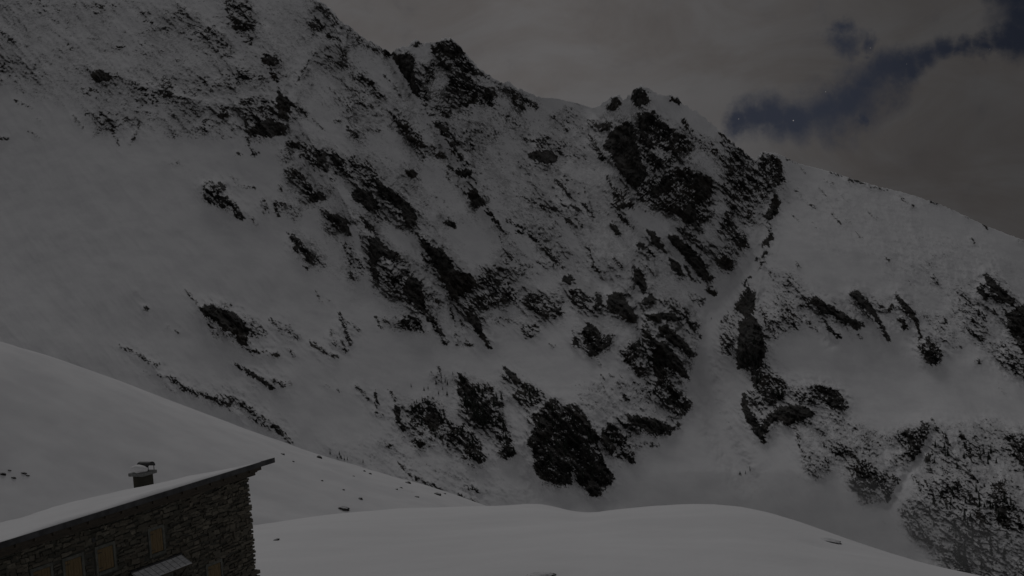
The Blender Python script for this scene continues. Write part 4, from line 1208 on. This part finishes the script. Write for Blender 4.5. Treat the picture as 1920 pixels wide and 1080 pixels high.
def conifer(u, v, hpx, label, group, rn, cat='conifer'):
    p = on_massif(u, v)
    cm, tm = PROTO[rn.randrange(4)]
    r = bpy.data.objects.new('conifer', None)
    C.objects.link(r)
    k = hpx * p.length / F_PX / 10.3
    r.location = p + Vector((0, -1.0, -0.05 * k * 10))
    r.scale = (k * rn.uniform(0.85, 1.15), k * rn.uniform(0.85, 1.15), k)
    r.rotation_euler = (rn.uniform(-0.05, 0.05), rn.uniform(-0.05, 0.05), rn.random() * 6.28)
    tag(r, label, cat, group)
    for nm, me_ in (('crown', cm), ('trunk', tm)):
        o = bpy.data.objects.new(nm, me_)
        C.objects.link(o)
        o.parent = r
    return r


def inside(P, x, y):
    c = False
    for i in range(len(P)):
        a, b_ = P[i], P[(i + 1) % len(P)]
        if (a[1] > y) != (b_[1] > y) and x < (b_[0] - a[0]) * (y - a[1]) / (b_[1] - a[1]) + a[0]:
            c = not c
    return c


CLUSTERS = [
 ('conifer on the double crag', 'conifers on the double crag', 34, 11, 18, "862,715 905,728 940,740 945,760 925,770 925,800 900,800 868,765"),
 ('conifer on the narrow rock tongue', 'conifers on the narrow rock tongue', 12, 9, 16, "928,785 945,785 965,850 955,855 935,825"),
 ('conifer on the left crag', 'conifers on the left crag', 24, 8, 13, "765,770 800,755 825,745 845,790 900,830 900,860 860,840 790,810"),
 ('conifer on the big dark cliff', 'conifers on the big dark cliff', 46, 9, 17, "1012,775 1035,765 1055,775 1080,770 1110,810 1130,860 1145,895 1120,915 1060,890 1015,870 1010,820"),
 ('conifer on the rounded shoulder', 'conifers on the rounded shoulder', 12, 8, 12, "965,745 985,725 1010,735 1015,750 995,762 975,758"),
 ('sparse conifer in open snow left of the crags', 'small conifers in the open snow', 14, 5, 9, "770,725 850,700 850,740 800,755 760,760"),
 ('conifer on the rock nose right of the gully', 'conifers on the rock nose', 22, 9, 15, "1392,640 1430,640 1440,690 1475,735 1470,750 1430,745 1405,715 1390,680"),
 ('conifer on the rock wall left of the gully', 'conifers on the left gully wall', 18, 8, 14, "1175,670 1210,635 1240,680 1255,730 1290,760 1270,775 1230,740 1190,700"),
 ('conifer at the foot of the gully wall', 'conifers at the foot of the gully wall', 14, 7, 11, "1180,795 1200,785 1255,805 1250,815 1210,812 1150,840 1135,815"),
 ('tiny conifer just behind the hillside ridge', 'tiny conifers behind the hillside ridge', 8, 4, 7, "615,846 640,852 685,868 685,874 655,868 612,852"),
 ('tiny conifer in the bottom of the snowy valley', 'tiny conifers in the valley bottom', 6, 4, 7, "1382,890 1400,870 1432,890 1420,912 1400,915"),
 ('conifer on the mottled lower right slope', 'conifers on the lower right slope', 40, 9, 18, "1735,920 1800,905 1900,930 1915,1040 1830,1075 1780,1040 1740,990"),
 ('conifer at the rim of the lower right slope', 'conifers at the rim of the lower right slope', 14, 9, 15, "1740,830 1800,820 1860,850 1880,880 1800,880 1740,870"),
]
for ci, (lb, grp, n, h0, h1, poly) in enumerate(CLUSTERS):
    rn = random.Random(100 + ci)
    Pp = pts(poly)
    k = 0
    while k < n:
        x, y = rn.uniform(*sorted((Pp[:, 0].min(), Pp[:, 0].max()))), rn.uniform(Pp[:, 1].min(), Pp[:, 1].max())
        if inside(Pp, x, y):
            b0, b1 = Pp.min(0), Pp.max(0)
            hp = rn.uniform(h0, h1) * 1.25
            ix, iy = min(2, int(3 * (x - b0[0]) / (b1[0] - b0[0]))), min(2, int(3 * (y - b0[1]) / (b1[1] - b0[1])))
            zone = [['near the top left', 'near the top', 'near the top right'], ['at the left side', 'in the middle', 'at the right side'],
                    ['near the bottom left', 'near the bottom', 'near the bottom right']][iy][ix]
            size = 'taller' if hp > (h0 + h1) * 0.625 else 'shorter'
            conifer(x, y, hp, size + ' ' + lb + ', ' + zone, grp, rn)
            k += 1
rn = random.Random(77)
conifer(1036, 772, 24, 'tall spire shaped conifer standing at the top of the big dark cliff', None, rn)
conifer(1797, 1052, 34, 'tallest left conifer of the dark pair at the lower right', None, rn)
conifer(1809, 1060, 34, 'tallest right conifer of the dark pair at the lower right', None, rn)
conifer(1106, 626, 0.1 + 14, 'small conifer on top of the isolated snow basin crag', None, rn)
conifer(1545, 838, 13, 'lone small conifer on the snow below the hooked cliff', None, rn)


# ------------------------------------------------------------------ a bank of thin valley mist
bm = bmesh.new()
bmesh.ops.create_icosphere(bm, subdivisions=4, radius=1.0)
for v in bm.verts:
    n = float(fbm(np.array([v.co.x * 1.3 + v.co.y]), np.array([v.co.z * 1.3 + v.co.y * .7]), 3, 301)[0])
    v.co = Vector((v.co.x * 185, v.co.y * 140, v.co.z * 40)) * (1 + 0.35 * n)
mist = bm_obj('mist', bm, None, None, True)
m_ = bpy.data.materials.new('mist')
m_.use_nodes = True
t = NT(m_.node_tree)
vol = t.n('ShaderNodeVolumePrincipled')
vol.inputs['Color'].default_value = (0.72, 0.72, 0.73, 1)
vol.inputs['Density'].default_value = 0.0028
t.t.links.new(vol.outputs[0], t.n('ShaderNodeOutputMaterial').inputs['Volume'])
mist.data.materials.append(m_)
mist.location = [float(q) for q in ray(1520, 982) * 1330.0]
mist.rotation_euler = (0, rad(9), rad(-12))
tag(mist, kind='stuff')
mist['label'] = 'thin grey mist lying in the valley at the lower right'
